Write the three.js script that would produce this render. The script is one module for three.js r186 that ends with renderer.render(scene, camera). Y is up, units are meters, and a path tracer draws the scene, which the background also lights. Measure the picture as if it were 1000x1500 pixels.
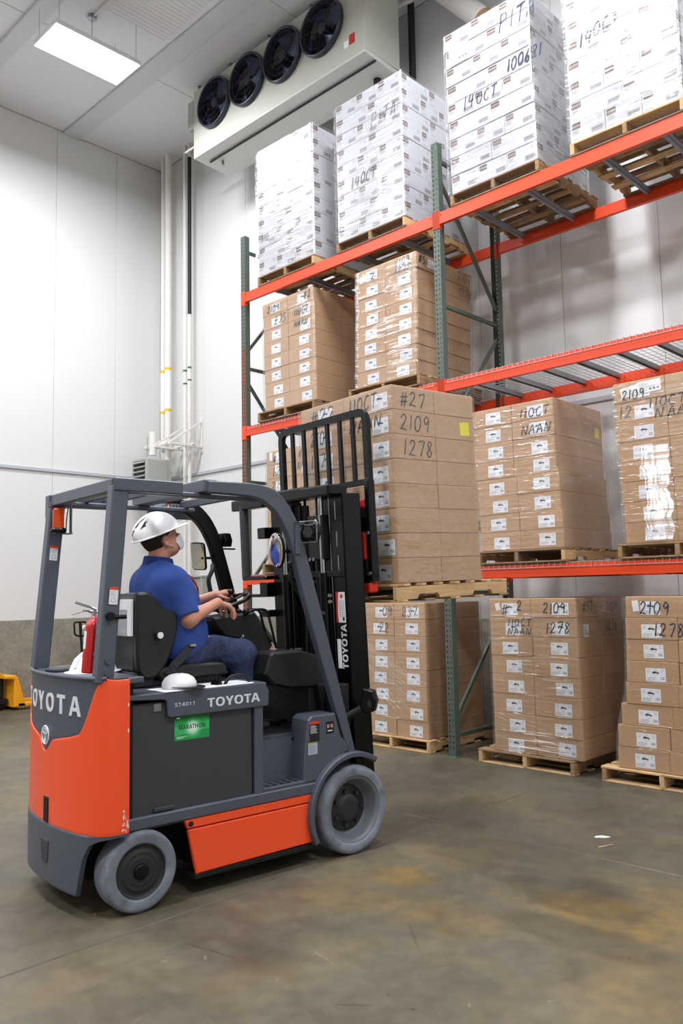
import * as THREE from 'three';
import { mergeGeometries } from 'three/addons/utils/BufferGeometryUtils.js';
import { RectAreaLightUniformsLib } from 'three/addons/lights/RectAreaLightUniformsLib.js';
import { FontLoader } from 'three/addons/loaders/FontLoader.js';
import { TextGeometry } from 'three/addons/geometries/TextGeometry.js';

// ───────────────────────── camera, light, exposure ─────────────────────────
// metres; x runs along the pallet rack, y up, z towards the aisle. The rack's front face is the plane z = 0.
const scene = new THREE.Scene();
scene.background = new THREE.Color(0x000000);            // a closed cold store: no sky is seen
const camera = new THREE.PerspectiveCamera(63.766, 1000 / 1500, 0.1, 80);
camera.position.set(8.015, 1.625, 6.579);
camera.up.set(0.079, 0.995, 0.055);
camera.lookAt(8.015 - 0.692, 1.625 + 0.095, 6.579 - 0.716);
const renderer = new THREE.WebGLRenderer({ antialias: true });
renderer.toneMapping = THREE.LinearToneMapping;
renderer.toneMappingExposure = 1.04;
renderer.shadowMap.enabled = true;
RectAreaLightUniformsLib.init();
const LAMP_RADIANCE = 118, LAMP_GLOW = 5, LAMP_COLOR = 0xf9faff;
const LAMP_Y = 8.72, LAMPS = [[-1.44, 1.45], [4.36, 1.45], [9.6, 1.45], [-1.44, 6.2], [4.36, 6.2], [9.6, 6.2], [-1.44, 11], [4.36, 11], [-1.44, 20.4], [9.5, 20.4]];
const ROOM = { x0: -4.27, x1: 13, z0: -1.55, z1: 24, h: 9.3 };

// ───────────────────────── helpers ─────────────────────────
function rng(seed) { let a = seed >>> 0; return () => { a |= 0; a = (a + 0x6d2b79f5) | 0; let t = Math.imul(a ^ (a >>> 15), 1 | a); t = (t + Math.imul(t ^ (t >>> 7), 61 | t)) ^ t; return ((t ^ (t >>> 14)) >>> 0) / 4294967296; }; }
const rnd = rng(7);
const jit = (a) => (rnd() * 2 - 1) * a;
const V = (x, y, z) => new THREE.Vector3(x, y, z);
const D2R = Math.PI / 180;
const used = new Map();
function numbered(name) { const k = used.get(name) || 0; used.set(name, k + 1); return k ? `${name}_${String(k).padStart(3, '0')}` : name; }

function flat(g) {                                          // position, normal, uv only; no index
  if (g.index) g = g.toNonIndexed();
  for (const k of Object.keys(g.attributes)) if (!['position', 'normal', 'uv'].includes(k)) g.deleteAttribute(k);
  if (!g.attributes.normal) g.computeVertexNormals();
  if (!g.attributes.uv) g.setAttribute('uv', new THREE.Float32BufferAttribute(new Float32Array(g.attributes.position.count * 2), 2));
  g.morphAttributes = {};
  return g;
}
function boxUV(g, ox = 0, oy = 0) {                          // uv in metres, from the side each triangle faces
  g = flat(g);
  const p = g.attributes.position, n = g.attributes.normal, uv = g.attributes.uv;
  for (let i = 0; i < p.count; i += 3) {
    const ax = Math.abs(n.getX(i) + n.getX(i + 1) + n.getX(i + 2)), ay = Math.abs(n.getY(i) + n.getY(i + 1) + n.getY(i + 2)), az = Math.abs(n.getZ(i) + n.getZ(i + 1) + n.getZ(i + 2));
    for (let k = i; k < i + 3; k++) {
      if (az >= ax && az >= ay) uv.setXY(k, p.getX(k) + ox, p.getY(k) + oy);
      else if (ax >= ay) uv.setXY(k, p.getZ(k) + ox, p.getY(k) + oy);
      else uv.setXY(k, p.getX(k) + ox, p.getZ(k) + oy);
    }
  }
  return g;
}
const merged = (list) => list.length === 1 ? list[0] : mergeGeometries(list.map(flat), false);
function cbox(w, h, d, x = 0, y = 0, z = 0, c = 0.004) {    // box with chamfered edges, flat faces; centre x, y, z
  c = Math.min(c, w * 0.45, h * 0.45, d * 0.45);
  const X = w / 2, Y = h / 2, Z = d / 2, pos = [], nor = [];
  const tri = (a, b, e, n) => { const ab = [b[0] - a[0], b[1] - a[1], b[2] - a[2]], ae = [e[0] - a[0], e[1] - a[1], e[2] - a[2]];
    const cr = [ab[1] * ae[2] - ab[2] * ae[1], ab[2] * ae[0] - ab[0] * ae[2], ab[0] * ae[1] - ab[1] * ae[0]];
    if (cr[0] * n[0] + cr[1] * n[1] + cr[2] * n[2] < 0) [b, e] = [e, b];
    for (const v of [a, b, e]) { pos.push(v[0] + x, v[1] + y, v[2] + z); nor.push(...n); } };
  const quad = (a, b, e, f, n) => { tri(a, b, e, n); tri(a, e, f, n); };
  const H = [X, Y, Z], I = [X - c, Y - c, Z - c], q = Math.SQRT1_2, r3 = 1 / Math.sqrt(3);
  const pt = (ax, sg, u, su, v, sv) => { const r = [0, 0, 0]; r[ax] = sg * H[ax]; r[u] = su * I[u]; r[v] = sv * I[v]; return r; };
  for (let ax = 0; ax < 3; ax++) { const u = (ax + 1) % 3, v = (ax + 2) % 3;
    for (const s of [-1, 1]) { const n = [0, 0, 0]; n[ax] = s; quad(pt(ax, s, u, -1, v, -1), pt(ax, s, u, 1, v, -1), pt(ax, s, u, 1, v, 1), pt(ax, s, u, -1, v, 1), n); }
    for (const s of [-1, 1]) for (const t of [-1, 1]) { const n = [0, 0, 0]; n[ax] = s * q; n[u] = t * q;   // edge between face ax and face u
      quad(pt(ax, s, u, t, v, -1), pt(ax, s, u, t, v, 1), pt(u, t, v, 1, ax, s), pt(u, t, v, -1, ax, s), n); } }
  for (const s of [-1, 1]) for (const t of [-1, 1]) for (const w2 of [-1, 1]) tri(pt(0, s, 1, t, 2, w2), pt(1, t, 2, w2, 0, s), pt(2, w2, 0, s, 1, t), [s * r3, t * r3, w2 * r3]);
  const g = new THREE.BufferGeometry();
  g.setAttribute('position', new THREE.Float32BufferAttribute(pos, 3)); g.setAttribute('normal', new THREE.Float32BufferAttribute(nor, 3));
  return boxUV(g);
}
const bar = (x0, x1, y0, y1, z0, z1, c = 0.003) => cbox(Math.abs(x1 - x0), Math.abs(y1 - y0), Math.abs(z1 - z0), (x0 + x1) / 2, (y0 + y1) / 2, (z0 + z1) / 2, c);
function rod(a, b, r, seg = 10, r2 = r) {                    // cylinder from point a to point b
  const d = new THREE.Vector3().subVectors(b, a), g = new THREE.CylinderGeometry(r2, r, d.length(), seg);
  g.applyQuaternion(new THREE.Quaternion().setFromUnitVectors(V(0, 1, 0), d.clone().normalize()));
  g.translate((a.x + b.x) / 2, (a.y + b.y) / 2, (a.z + b.z) / 2);
  return flat(g);
}
function beamBetween(a, b, w, h, c = 0.002, up = V(0, 1, 0)) { // rectangular bar between two points
  const d = new THREE.Vector3().subVectors(b, a), L = d.length(), zx = d.clone().normalize();
  const xx = new THREE.Vector3().crossVectors(up, zx); if (xx.lengthSq() < 1e-6) xx.set(1, 0, 0); xx.normalize();
  const yy = new THREE.Vector3().crossVectors(zx, xx), m = new THREE.Matrix4().makeBasis(xx, yy, zx);
  m.setPosition((a.x + b.x) / 2, (a.y + b.y) / 2, (a.z + b.z) / 2);
  return cbox(w, h, L, 0, 0, 0, c).applyMatrix4(m);
}
function tube(pts, r, closed = false, n = 0, rs = 8) { return flat(new THREE.TubeGeometry(new THREE.CatmullRomCurve3(pts, closed, 'centripetal'), n || pts.length * 6, r, rs, closed)); }
function roundedPath(pts, r) {                                // polyline with arcs at its corners
  const out = [pts[0]];
  for (let i = 1; i < pts.length - 1; i++) { const p = pts[i], a = pts[i - 1].clone().sub(p), b = pts[i + 1].clone().sub(p), rr = Math.min(r, a.length() * 0.45, b.length() * 0.45);
    const A = p.clone().add(a.normalize().multiplyScalar(rr)), B = p.clone().add(b.normalize().multiplyScalar(rr));
    for (let k = 0; k <= 5; k++) { const t = k / 5; out.push(A.clone().multiplyScalar((1 - t) * (1 - t)).add(p.clone().multiplyScalar(2 * t * (1 - t))).add(B.clone().multiplyScalar(t * t))); } }
  out.push(pts[pts.length - 1]); return out;
}
function pipeTube(pts, r, bend = 0.05, rs = 8) {              // tube along straight runs with rounded corners
  const P = roundedPath(pts, bend), c = new THREE.CurvePath();
  for (let i = 0; i < P.length - 1; i++) if (P[i].distanceTo(P[i + 1]) > 1e-5) c.add(new THREE.LineCurve3(P[i], P[i + 1]));
  return sweepRing(P, (k) => { const a = (k / rs) * Math.PI * 2; return [Math.cos(a) * r, Math.sin(a) * r]; }, rs, true);
}
function sweepRing(P, ring, n, smooth, caps = true) {          // a closed cross-section swept along a polyline
  const fr = []; let prev = null;
  for (let i = 0; i < P.length; i++) { const t = new THREE.Vector3(); if (i > 0) t.add(P[i].clone().sub(P[i - 1]).normalize()); if (i < P.length - 1) t.add(P[i + 1].clone().sub(P[i]).normalize()); t.normalize();
    let u = prev ? prev.clone() : (Math.abs(t.y) > 0.9 ? V(1, 0, 0) : V(0, 1, 0)); u.sub(t.clone().multiplyScalar(u.dot(t))).normalize(); prev = u; fr.push([u, new THREE.Vector3().crossVectors(t, u)]); }
  const pos = [], idx = [];
  for (let i = 0; i < P.length; i++) for (let k = 0; k < n; k++) { const [a, b] = ring(k, i), p = P[i].clone().add(fr[i][0].clone().multiplyScalar(a)).add(fr[i][1].clone().multiplyScalar(b)); pos.push(p.x, p.y, p.z); }
  for (let i = 0; i < P.length - 1; i++) for (let k = 0; k < n; k++) { const a = i * n + k, b = i * n + (k + 1) % n, c = a + n, d = b + n; idx.push(a, b, c, b, d, c); }
  if (caps) for (let k = 1; k < n - 1; k++) { idx.push(0, k + 1, k); const o = (P.length - 1) * n; idx.push(o, o + k, o + k + 1); }
  let g = new THREE.BufferGeometry(); g.setAttribute('position', new THREE.Float32BufferAttribute(pos, 3)); g.setIndex(idx);
  if (!smooth) g = g.toNonIndexed();
  g.computeVertexNormals();
  return flat(g);
}
function lathe(profile, seg = 32) { return flat(new THREE.LatheGeometry(profile.map(([r, y]) => new THREE.Vector2(r, y)), seg)); }
function extrude(pts, depth, bevel = 0.003, holes = [], curve = 8) { // shape in x, y; extruded along +z, ends at z = 0 and z = depth
  const s = pts instanceof THREE.Shape ? pts : new THREE.Shape(pts.map(([a, b]) => new THREE.Vector2(a, b)));
  for (const h of holes) s.holes.push(new THREE.Path(h.map(([a, b]) => new THREE.Vector2(a, b))));
  const g = new THREE.ExtrudeGeometry(s, { depth: depth - 2 * bevel, bevelEnabled: bevel > 0, bevelSize: bevel, bevelThickness: bevel, bevelOffset: -bevel, bevelSegments: 1, curveSegments: curve });
  g.translate(0, 0, bevel); return flat(g);
}
const xz = (pts, x0, x1, bevel = 0.003, holes) => boxUV(extrude(pts, x1 - x0, bevel, holes).rotateY(Math.PI / 2).translate(x0, 0, 0));   // profile of (s, y), s forward = -z; extruded along x
function smoothPts(pts, n = 8) { return new THREE.SplineCurve(pts.map(([a, b]) => new THREE.Vector2(a, b))).getPoints(pts.length * n).map((p) => [p.x, p.y]); }
function roundRect(w, h, r, x = 0, y = 0) { const s = new THREE.Shape(), a = x - w / 2, b = y - h / 2; s.moveTo(a + r, b); s.lineTo(a + w - r, b); s.quadraticCurveTo(a + w, b, a + w, b + r); s.lineTo(a + w, b + h - r); s.quadraticCurveTo(a + w, b + h, a + w - r, b + h); s.lineTo(a + r, b + h); s.quadraticCurveTo(a, b + h, a, b + h - r); s.lineTo(a, b + r); s.quadraticCurveTo(a, b, a + r, b); return s; }

function mesh(name, geos, m) { const g = Array.isArray(geos) ? merged(geos) : geos; const o = new THREE.Mesh(g, m); o.name = numbered(name); return o; }
function part(parent, name, geos, m, label) { const o = mesh(name, geos, m); if (label) o.userData.label = label; parent.add(o); return o; }
function tag(o, label, category, group) { o.userData.label = label; o.userData.category = category; if (group) o.userData.group = group; return o; }
function thing(name, label, category, group, x = 0, y = 0, z = 0, ry = 0) { const o = new THREE.Group(); o.name = numbered(name); o.position.set(x, y, z); o.rotation.y = ry; tag(o, label, category, group); scene.add(o); return o; }
function struct(name, geos, m) { let o; if (geos) o = mesh(name, geos, m); else { o = new THREE.Group(); o.name = numbered(name); } o.userData.kind = 'structure'; scene.add(o); return o; }

// ───────────────────────── textures ─────────────────────────
function lattice(seed, n) { const r = rng(seed), a = new Float32Array(n * n); for (let i = 0; i < n * n; i++) a[i] = r(); return (x, y) => { x *= n; y *= n; const xi = Math.floor(x), yi = Math.floor(y); let fx = x - xi, fy = y - yi; fx = fx * fx * (3 - 2 * fx); fy = fy * fy * (3 - 2 * fy); const x0 = ((xi % n) + n) % n, x1 = (x0 + 1) % n, y0 = ((yi % n) + n) % n, y1 = (y0 + 1) % n; const a0 = a[y0 * n + x0], b0 = a[y0 * n + x1], c0 = a[y1 * n + x0], d0 = a[y1 * n + x1]; return (a0 + (b0 - a0) * fx) * (1 - fy) + (c0 + (d0 - c0) * fx) * fy; }; }
function fbm(seed, n, oct) { const L = []; for (let i = 0; i < oct; i++) L.push(lattice(seed + i * 17, n << i)); return (x, y) => { let s = 0, a = 0.5, t = 0; for (const f of L) { s += a * f(x, y); t += a; a *= 0.55; } return s / t; }; }
function dataTex(w, h, fn, srgb = true, rx = 1, ry = 1) {
  const d = new Uint8Array(w * h * 4); const c = [0, 0, 0];
  for (let j = 0; j < h; j++) for (let i = 0; i < w; i++) { fn((i + 0.5) / w, (j + 0.5) / h, c); const k = (j * w + i) * 4; d[k] = Math.max(0, Math.min(255, c[0])); d[k + 1] = Math.max(0, Math.min(255, c[1])); d[k + 2] = Math.max(0, Math.min(255, c[2])); d[k + 3] = 255; }
  const t = new THREE.DataTexture(d, w, h); t.wrapS = t.wrapT = THREE.RepeatWrapping; t.magFilter = THREE.LinearFilter; t.minFilter = THREE.LinearMipmapLinearFilter; t.generateMipmaps = true; t.repeat.set(rx, ry); if (srgb) t.colorSpace = THREE.SRGBColorSpace; t.needsUpdate = true; return t;
}
function canvasTex(w, h, draw, srgb = true) { const cv = document.createElement('canvas'); cv.width = w; cv.height = h; const g = cv.getContext('2d'); draw(g, w, h); const t = new THREE.CanvasTexture(cv); if (srgb) t.colorSpace = THREE.SRGBColorSpace; t.anisotropy = 8; return t; }

const FLOOR_TILE = 14;                                        // metres covered by the floor's texture
const floorTex = (() => {
  const big = fbm(3, 4, 4), mid = fbm(41, 24, 4), fine = fbm(77, 220, 3), scuff = lattice(91, 9);
  // rust-coloured and dark stains lie where the photograph has them: x, z, radius x, radius z, strength
  const rust = [[4.89, 2.87, .2, .14, .9], [5.32, 3.2, .34, .22, .8], [4.66, 1.9, .3, .12, .35], [6.1, 2.6, .45, .22, .85], [5.5, 2.66, .25, .15, .35], [4.8, 3.4, .25, .12, .45], [6.35, 2.2, .4, .3, .6], [5.0, 3.3, .4, .2, .4], [4.96, 2.42, .3, .16, .35], [6.6, 3.2, .5, .3, .5], [5.6, 3.7, .5, .25, .35]];
  const dark = [[5.51, 2.41, .4, .2, .7], [4.61, 4.06, .5, .2, .6], [5.77, 2.56, .3, .14, .6], [6.03, 2.95, .4, .12, .45], [5.1, 2.1, .5, .3, .4], [3.6, 4.6, .7, .3, .4], [6.4, 1.4, .6, .3, .35], [2.6, 6, .8, .4, .4], [5.2, .9, .6, .25, .35], [7.2, 3, .6, .5, .4]];
  return dataTex(2048, 2048, (u, v, c) => {
    const b = big(u, v), m = mid(u, v), f = fine(u, v), X = u * FLOOR_TILE, Z = v * FLOOR_TILE;
    let k = 0.63 + 0.36 * b + 0.26 * (m - 0.5) + 0.16 * (f - 0.5);
    let r = 0, d = 0;
    for (const [x, z, a, e, s] of rust) { const q = ((X - x) / a) ** 2 + ((Z - z) / e) ** 2; if (q < 4) r = Math.max(r, s * Math.max(0, Math.min(1, (1.25 - q * 0.62) * (m * 3.4 - 1.15)))); }
    for (const [x, z, a, e, s] of dark) { const q = ((X - x) / a) ** 2 + ((Z - z) / e) ** 2; if (q < 4) d = Math.max(d, s * Math.max(0, Math.min(1, (1.3 - q * 0.62) * (m * 4.2 - 1.5)))); }
    r = 0.5 * r * (0.45 + 1.1 * f); r = Math.max(r, 0.25 * Math.max(0, m * 2.2 - 1.1)); k *= 1 - 0.34 * d - 0.16 * Math.max(0, scuff(u, v) - 0.6);
    c[0] = k * (119 + 48 * r); c[1] = k * (112 + 14 * r); c[2] = k * (93 - 42 * r);
  });
})();
{ // scuffs, scratches and flecks in the concrete
  const d = floorTex.image.data, N = 2048, r = rng(97);
  for (let i = 0; i < 420; i++) { let x = (0.5 + r() * 9) / FLOOR_TILE * N, y = (r() * 8) / FLOOR_TILE * N; const a = r() * 6.28, long = r() < .35, n = long ? 8 + r() * 40 : 1 + r() * 3, k = (r() < .62 ? 1 : -1) * (long ? 10 + r() * 14 : 18 + r() * 40); for (let q = 0; q < n; q++) { const j = ((Math.floor(y) % N + N) % N * N + (Math.floor(x) % N + N) % N) * 4; for (let c = 0; c < 3; c++) d[j + c] = Math.max(0, Math.min(255, d[j + c] + k)); x += Math.cos(a); y += Math.sin(a); } }
}
const floorRough = (() => { const m = fbm(141, 12, 5); return dataTex(512, 512, (u, v, c) => { c[0] = c[1] = c[2] = 95 + 130 * m(u, v); }, false); })();
const concreteTex = (() => { const b = fbm(203, 4, 5), f = fbm(207, 90, 2), s = fbm(211, 14, 3); return dataTex(1024, 1024, (u, v, c) => { const k = 0.72 + 0.42 * (b(u, v) - 0.1) + 0.16 * (f(u, v) - 0.5) - 0.18 * Math.max(0, s(u, v) - 0.56); c[0] = 150 * k; c[1] = 146 * k; c[2] = 132 * k; }); })();
const cardTex = (() => { const f = fbm(301, 40, 3), g = lattice(307, 200); return dataTex(512, 512, (u, v, c) => { const k = 0.93 + 0.1 * (f(u, v) - 0.5) + 0.05 * (g(u * 0.15, v) - 0.5) + 0.015 * Math.sin(v * 512); c[0] = 201 * k; c[1] = 163 * k; c[2] = 125 * k; }, true, 2, 2); })();
const woodTex = (seed, R, G, B, wear) => { const f = fbm(seed, 6, 4), g = fbm(seed + 5, 3, 3), s = fbm(seed + 9, 30, 2); return dataTex(512, 512, (u, v, c) => { const w = f(u * 0.25, v * 4 + 0.3 * g(u, v)), k = 0.78 + 0.42 * (w - 0.2) - wear * Math.max(0, g(u, v) - 0.48) - 0.2 * Math.max(0, s(u, v) - 0.62); c[0] = R * k; c[1] = G * k; c[2] = B * k; }, true, 1.3, 1.3); };
const woodLight = woodTex(401, 226, 188, 136, 0.35), woodDark = woodTex(431, 148, 122, 98, 0.8), woodMid = woodTex(461, 192, 154, 112, 0.6);
const ribTex = dataTex(64, 4, (u, v, c) => { const t = (u * 4) % 1; c[0] = c[1] = c[2] = 150 + 70 * (t < 0.1 ? t / 0.1 : t > 0.9 ? (1 - t) / 0.1 : 1); }, false, 5, 1);
const wrapTex = (() => { const a = fbm(501, 5, 4), b = fbm(517, 16, 3), st = fbm(523, 4, 3); return dataTex(1024, 1024, (u, v, c) => { const w = a(u, v), d = b(u * 0.5 + v * 0.12, v * 3), e = st(u * 0.4, v * 9); c[0] = c[1] = c[2] = 40 + 90 * w + 75 * Math.pow(d, 1.5) + 60 * e; }, false, 0.8, 0.8); })();
const tyreTex = (() => { const f = fbm(601, 12, 4); return dataTex(256, 256, (u, v, c) => { const k = 0.8 + 0.45 * (f(u, v) - 0.4); c[0] = 140 * k; c[1] = 149 * k; c[2] = 162 * k; }); })();
const paintBump = (() => { const f = fbm(651, 60, 2); return dataTex(256, 256, (u, v, c) => { c[0] = c[1] = c[2] = 255 * f(u, v); }, false, 3, 3); })();
const denim = (() => { const f = fbm(671, 30, 3), g = fbm(673, 5, 3); return dataTex(256, 256, (u, v, c) => { const k = 0.75 + 0.5 * (f(u, v) - 0.5) + 0.5 * (g(u, v) - 0.4); c[0] = 52 * k; c[1] = 66 * k; c[2] = 104 * k; }, true, 3, 3); })();
const rustPaint = (() => { const f = fbm(691, 20, 4), g = fbm(693, 90, 2); return dataTex(512, 512, (u, v, c) => { const t = Math.max(0, Math.min(1, (f(u, v) * 0.6 + g(u, v) * 0.4 - 0.30) * 5)); c[0] = 84 + 40 * t; c[1] = 94 - 16 * t; c[2] = 84 - 24 * t; }, true, 1, 1); })();

// ───────────────────────── materials ─────────────────────────
const std = (o) => new THREE.MeshStandardMaterial({ roughness: 0.6, ...o });
const phy = (o) => new THREE.MeshPhysicalMaterial({ roughness: 0.5, ...o });
const M = {
  floor: std({ map: floorTex, roughnessMap: floorRough, roughness: 0.85 }),
  concrete: std({ map: concreteTex, roughness: 0.95 }),
  wallFar: std({ color: 0xc6c4c0, roughness: 0.8 }), wall: std({ color: 0xdddddc, roughness: 0.42, bumpMap: ribTex, bumpScale: 0.0012 }),
  ceil: std({ color: 0xe2e3e5, roughness: 0.6 }),
  trim: std({ color: 0xd0d2d6, roughness: 0.5 }), rail: std({ color: 0xb4b7bd, roughness: 0.5 }),
  gap: std({ color: 0xb2b4b9, roughness: 0.9 }),
  card: std({ map: cardTex, roughness: 0.72 }), white: std({ color: 0xeff0f2, roughness: 0.55 }),
  woodLight: std({ map: woodLight, roughness: 0.85 }), woodMid: std({ map: woodMid, roughness: 0.88 }), woodDark: std({ map: woodDark, roughness: 0.9 }),
  rackOrange: std({ color: 0xea4a1e, roughness: 0.42 }), rackGreen: std({ color: 0x58635a, roughness: 0.45, metalness: 0.15 }), rackRust: std({ map: rustPaint, roughness: 0.7 }),
  zinc: std({ color: 0x8d9198, roughness: 0.45, metalness: 0.2 }), wire: std({ color: 0xb9bcc0, roughness: 0.38, metalness: 0.6 }),
  filmSlack: phy({ color: 0xffffff, roughness: 0.22, transmission: 1, thickness: 0, ior: 1.85, side: THREE.DoubleSide }),
  film: phy({ color: 0xffffff, roughness: 0.2, transmission: 1, thickness: 0, ior: 1.85, bumpMap: wrapTex, bumpScale: 0.02, side: THREE.DoubleSide }),
  ink: std({ color: 0x17161a, roughness: 0.8 }), inkBlue: std({ color: 0x1d2348, roughness: 0.8 }), inkFaint: std({ color: 0x5a564f, roughness: 0.85 }),
  yellowNote: std({ color: 0xe8e21a, roughness: 0.7 }), paper: std({ color: 0xeeeef0, roughness: 0.75 }),
  orange: phy({ color: 0xfb5222, roughness: 0.36, clearcoat: 0.45, clearcoatRoughness: 0.25 }),
  slate: phy({ color: 0x4c525f, roughness: 0.42, clearcoat: 0.15, clearcoatRoughness: 0.4, bumpMap: paintBump, bumpScale: 0.0008 }),
  slateDark: std({ color: 0x373b3f, roughness: 0.62 }), black: phy({ color: 0x09090a, roughness: 0.24, specularIntensity: 0.6 }), blackMatte: std({ color: 0x0d0d0f, roughness: 0.6 }), vinyl: std({ color: 0x17181a, roughness: 0.5 }), chassis: std({ color: 0x0c0c0d, roughness: 0.85 }),
  letter: std({ color: 0xdde0e7, roughness: 0.45 }), tyre: std({ map: tyreTex, roughness: 0.85 }), rim: std({ color: 0x26272b, roughness: 0.55 }), rimLight: std({ color: 0x6b6f78, roughness: 0.45 }),
  chrome: std({ color: 0xc8cacc, roughness: 0.16, metalness: 1 }), steel: std({ color: 0x9a9da1, roughness: 0.3, metalness: 0.9 }), mirror: std({ color: 0xf4f6f8, roughness: 0.03, metalness: 1 }),
  amber: phy({ color: 0xf0590a, roughness: 0.2, transmission: 0.45, thickness: 0 }), redGloss: phy({ color: 0xc20d12, roughness: 0.25, clearcoat: 0.6, clearcoatRoughness: 0.1 }), redPart: std({ color: 0xd0260f, roughness: 0.5 }),
  helmet: phy({ color: 0xf4f5f7, roughness: 0.38, clearcoat: 0.2, clearcoatRoughness: 0.15 }), skin: phy({ color: 0xc98f78, roughness: 0.6 }), hair: std({ color: 0x241b15, roughness: 0.85 }), shirt: std({ color: 0x2a468f, roughness: 0.9 }), jeans: std({ map: denim, roughness: 0.92 }), mask: std({ color: 0xdfe3ea, roughness: 0.9 }), collarBlue: std({ color: 0x243c80, roughness: 0.9 }), redStrap: std({ color: 0xc8281c, roughness: 0.8 }), shoe: std({ color: 0x1b1a1a, roughness: 0.7 }), webbing: std({ color: 0x24262a, roughness: 0.85 }),
  plasticClear: phy({ color: 0xffffff, roughness: 0.15, transmission: 1, thickness: 0, ior: 1.45, side: THREE.DoubleSide }), greyPaper: std({ color: 0x9da0a6, roughness: 0.7 }),
  jackYellow: std({ color: 0xeea014, roughness: 0.45 }), capMesh: std({ color: 0xe6e7ea, roughness: 0.95 }),
  unit: std({ color: 0xbcbcb1, roughness: 0.45 }), unitPan: std({ color: 0xcbcbc5, roughness: 0.4 }), unitDark: std({ color: 0x14151d, roughness: 0.35 }), fanBlade: std({ color: 0x39405c, roughness: 0.25, metalness: 0.3 }), fanRing: std({ color: 0x3d414c, roughness: 0.3, metalness: 0.4 }),
  heater: std({ color: 0xa7aaa4, roughness: 0.5 }), pipe: std({ color: 0xe3e1da, roughness: 0.5 }), pipeBlack: std({ color: 0x17181a, roughness: 0.6 }), bandYellow: std({ color: 0xe2c21a, roughness: 0.6 }), bandGreen: std({ color: 0x1e6a4a, roughness: 0.6 }),
  lampBody: std({ color: 0xe8e9ea, roughness: 0.4 }), lampGlow: std({ color: 0xffffff, emissive: LAMP_COLOR, emissiveIntensity: LAMP_GLOW }), glassDark: std({ color: 0x2a2d30, roughness: 0.1 }), redTag: std({ color: 0xb92a22, roughness: 0.6 }), rivet: std({ color: 0x15161a, roughness: 0.4 }),
};

// ───────────────────────── the room ─────────────────────────
floorTex.repeat.set(1 / FLOOR_TILE, 1 / FLOOR_TILE); floorRough.repeat.set(0.5, 0.5); concreteTex.repeat.set(0.35, 0.35);
{
  const fl = struct('floor');
  const X = [ROOM.x0 - 0.2, -1.7, 4.366, 10.4, ROOM.x1 + 0.2], Z = [ROOM.z0 - 0.2, 1.85, 7.9, 14, ROOM.z1 + 0.2], g = 0.004;
  for (let i = 0; i < 4; i++) for (let j = 0; j < 4; j++) part(fl, 'floor_slab', bar(X[i] + g, X[i + 1] - g, -0.2, 0, Z[j] + g, Z[j + 1] - g, 0.005), M.floor);
  part(fl, 'floor_base', bar(ROOM.x0 - 0.2, ROOM.x1 + 0.2, -0.3, -0.2, ROOM.z0 - 0.2, ROOM.z1 + 0.2), M.concrete);
}
const DADO = 1.27;
{
  const wb = struct('wall_back');
  part(wb, 'wall_core', bar(ROOM.x0 - 0.25, ROOM.x1 + 0.25, -0.3, ROOM.h + 0.2, ROOM.z0 - 0.25, ROOM.z0 - 0.05), M.gap);
  let e = 3.64 - 1.1 * 7; let a = ROOM.x0;
  while (a < ROOM.x1) { const b = Math.min(e, ROOM.x1); if (b - a > 0.05) part(wb, 'wall_panel', bar(a + 0.002, b - 0.002, DADO - 0.1, ROOM.h, ROOM.z0 - 0.05, ROOM.z0, 0.004), M.wall); a = b; e += 1.1; }
  const wl = struct('wall_left');
  part(wl, 'wall_core', bar(ROOM.x0 - 0.25, ROOM.x0 - 0.05, -0.3, ROOM.h + 0.2, ROOM.z0 - 0.05, ROOM.z1 + 0.25), M.gap);
  a = ROOM.z0; e = 0.45 - 1.1;
  while (a < ROOM.z1) { const b = e > 6 ? ROOM.z1 : e; if (b - a > 0.05) part(wl, 'wall_panel', bar(ROOM.x0 - 0.05, ROOM.x0, DADO - 0.1, ROOM.h, a + 0.002, b - 0.002, 0.004), M.wall); a = b; e += 1.1; }
  struct('wall_right', bar(ROOM.x1, ROOM.x1 + 0.25, -0.3, ROOM.h + 0.2, ROOM.z0 - 0.05, ROOM.z1 + 0.25), M.wallFar);
  struct('wall_front', bar(ROOM.x0 - 0.25, ROOM.x1 + 0.25, -0.3, ROOM.h + 0.2, ROOM.z1, ROOM.z1 + 0.25), M.wallFar);
  struct('baseboard_back', bar(ROOM.x0 + 0.03, ROOM.x1, 0, DADO, ROOM.z0 - 0.03, ROOM.z0 + 0.03, 0.008), M.concrete);
  struct('baseboard_left', bar(ROOM.x0 - 0.03, ROOM.x0 + 0.03, 0, DADO, ROOM.z0 - 0.03, ROOM.z1, 0.008), M.concrete);
  struct('trim_1', bar(ROOM.x0, 5.9, 3.575, 3.63, ROOM.z0, ROOM.z0 + 0.03, 0.006), M.rail);            // rub rail on the back wall
  struct('trim_2', bar(ROOM.x0, ROOM.x0 + 0.03, 3.575, 3.63, ROOM.z0 + 0.03, 9, 0.006), M.rail);        // rub rail on the left wall
}
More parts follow.
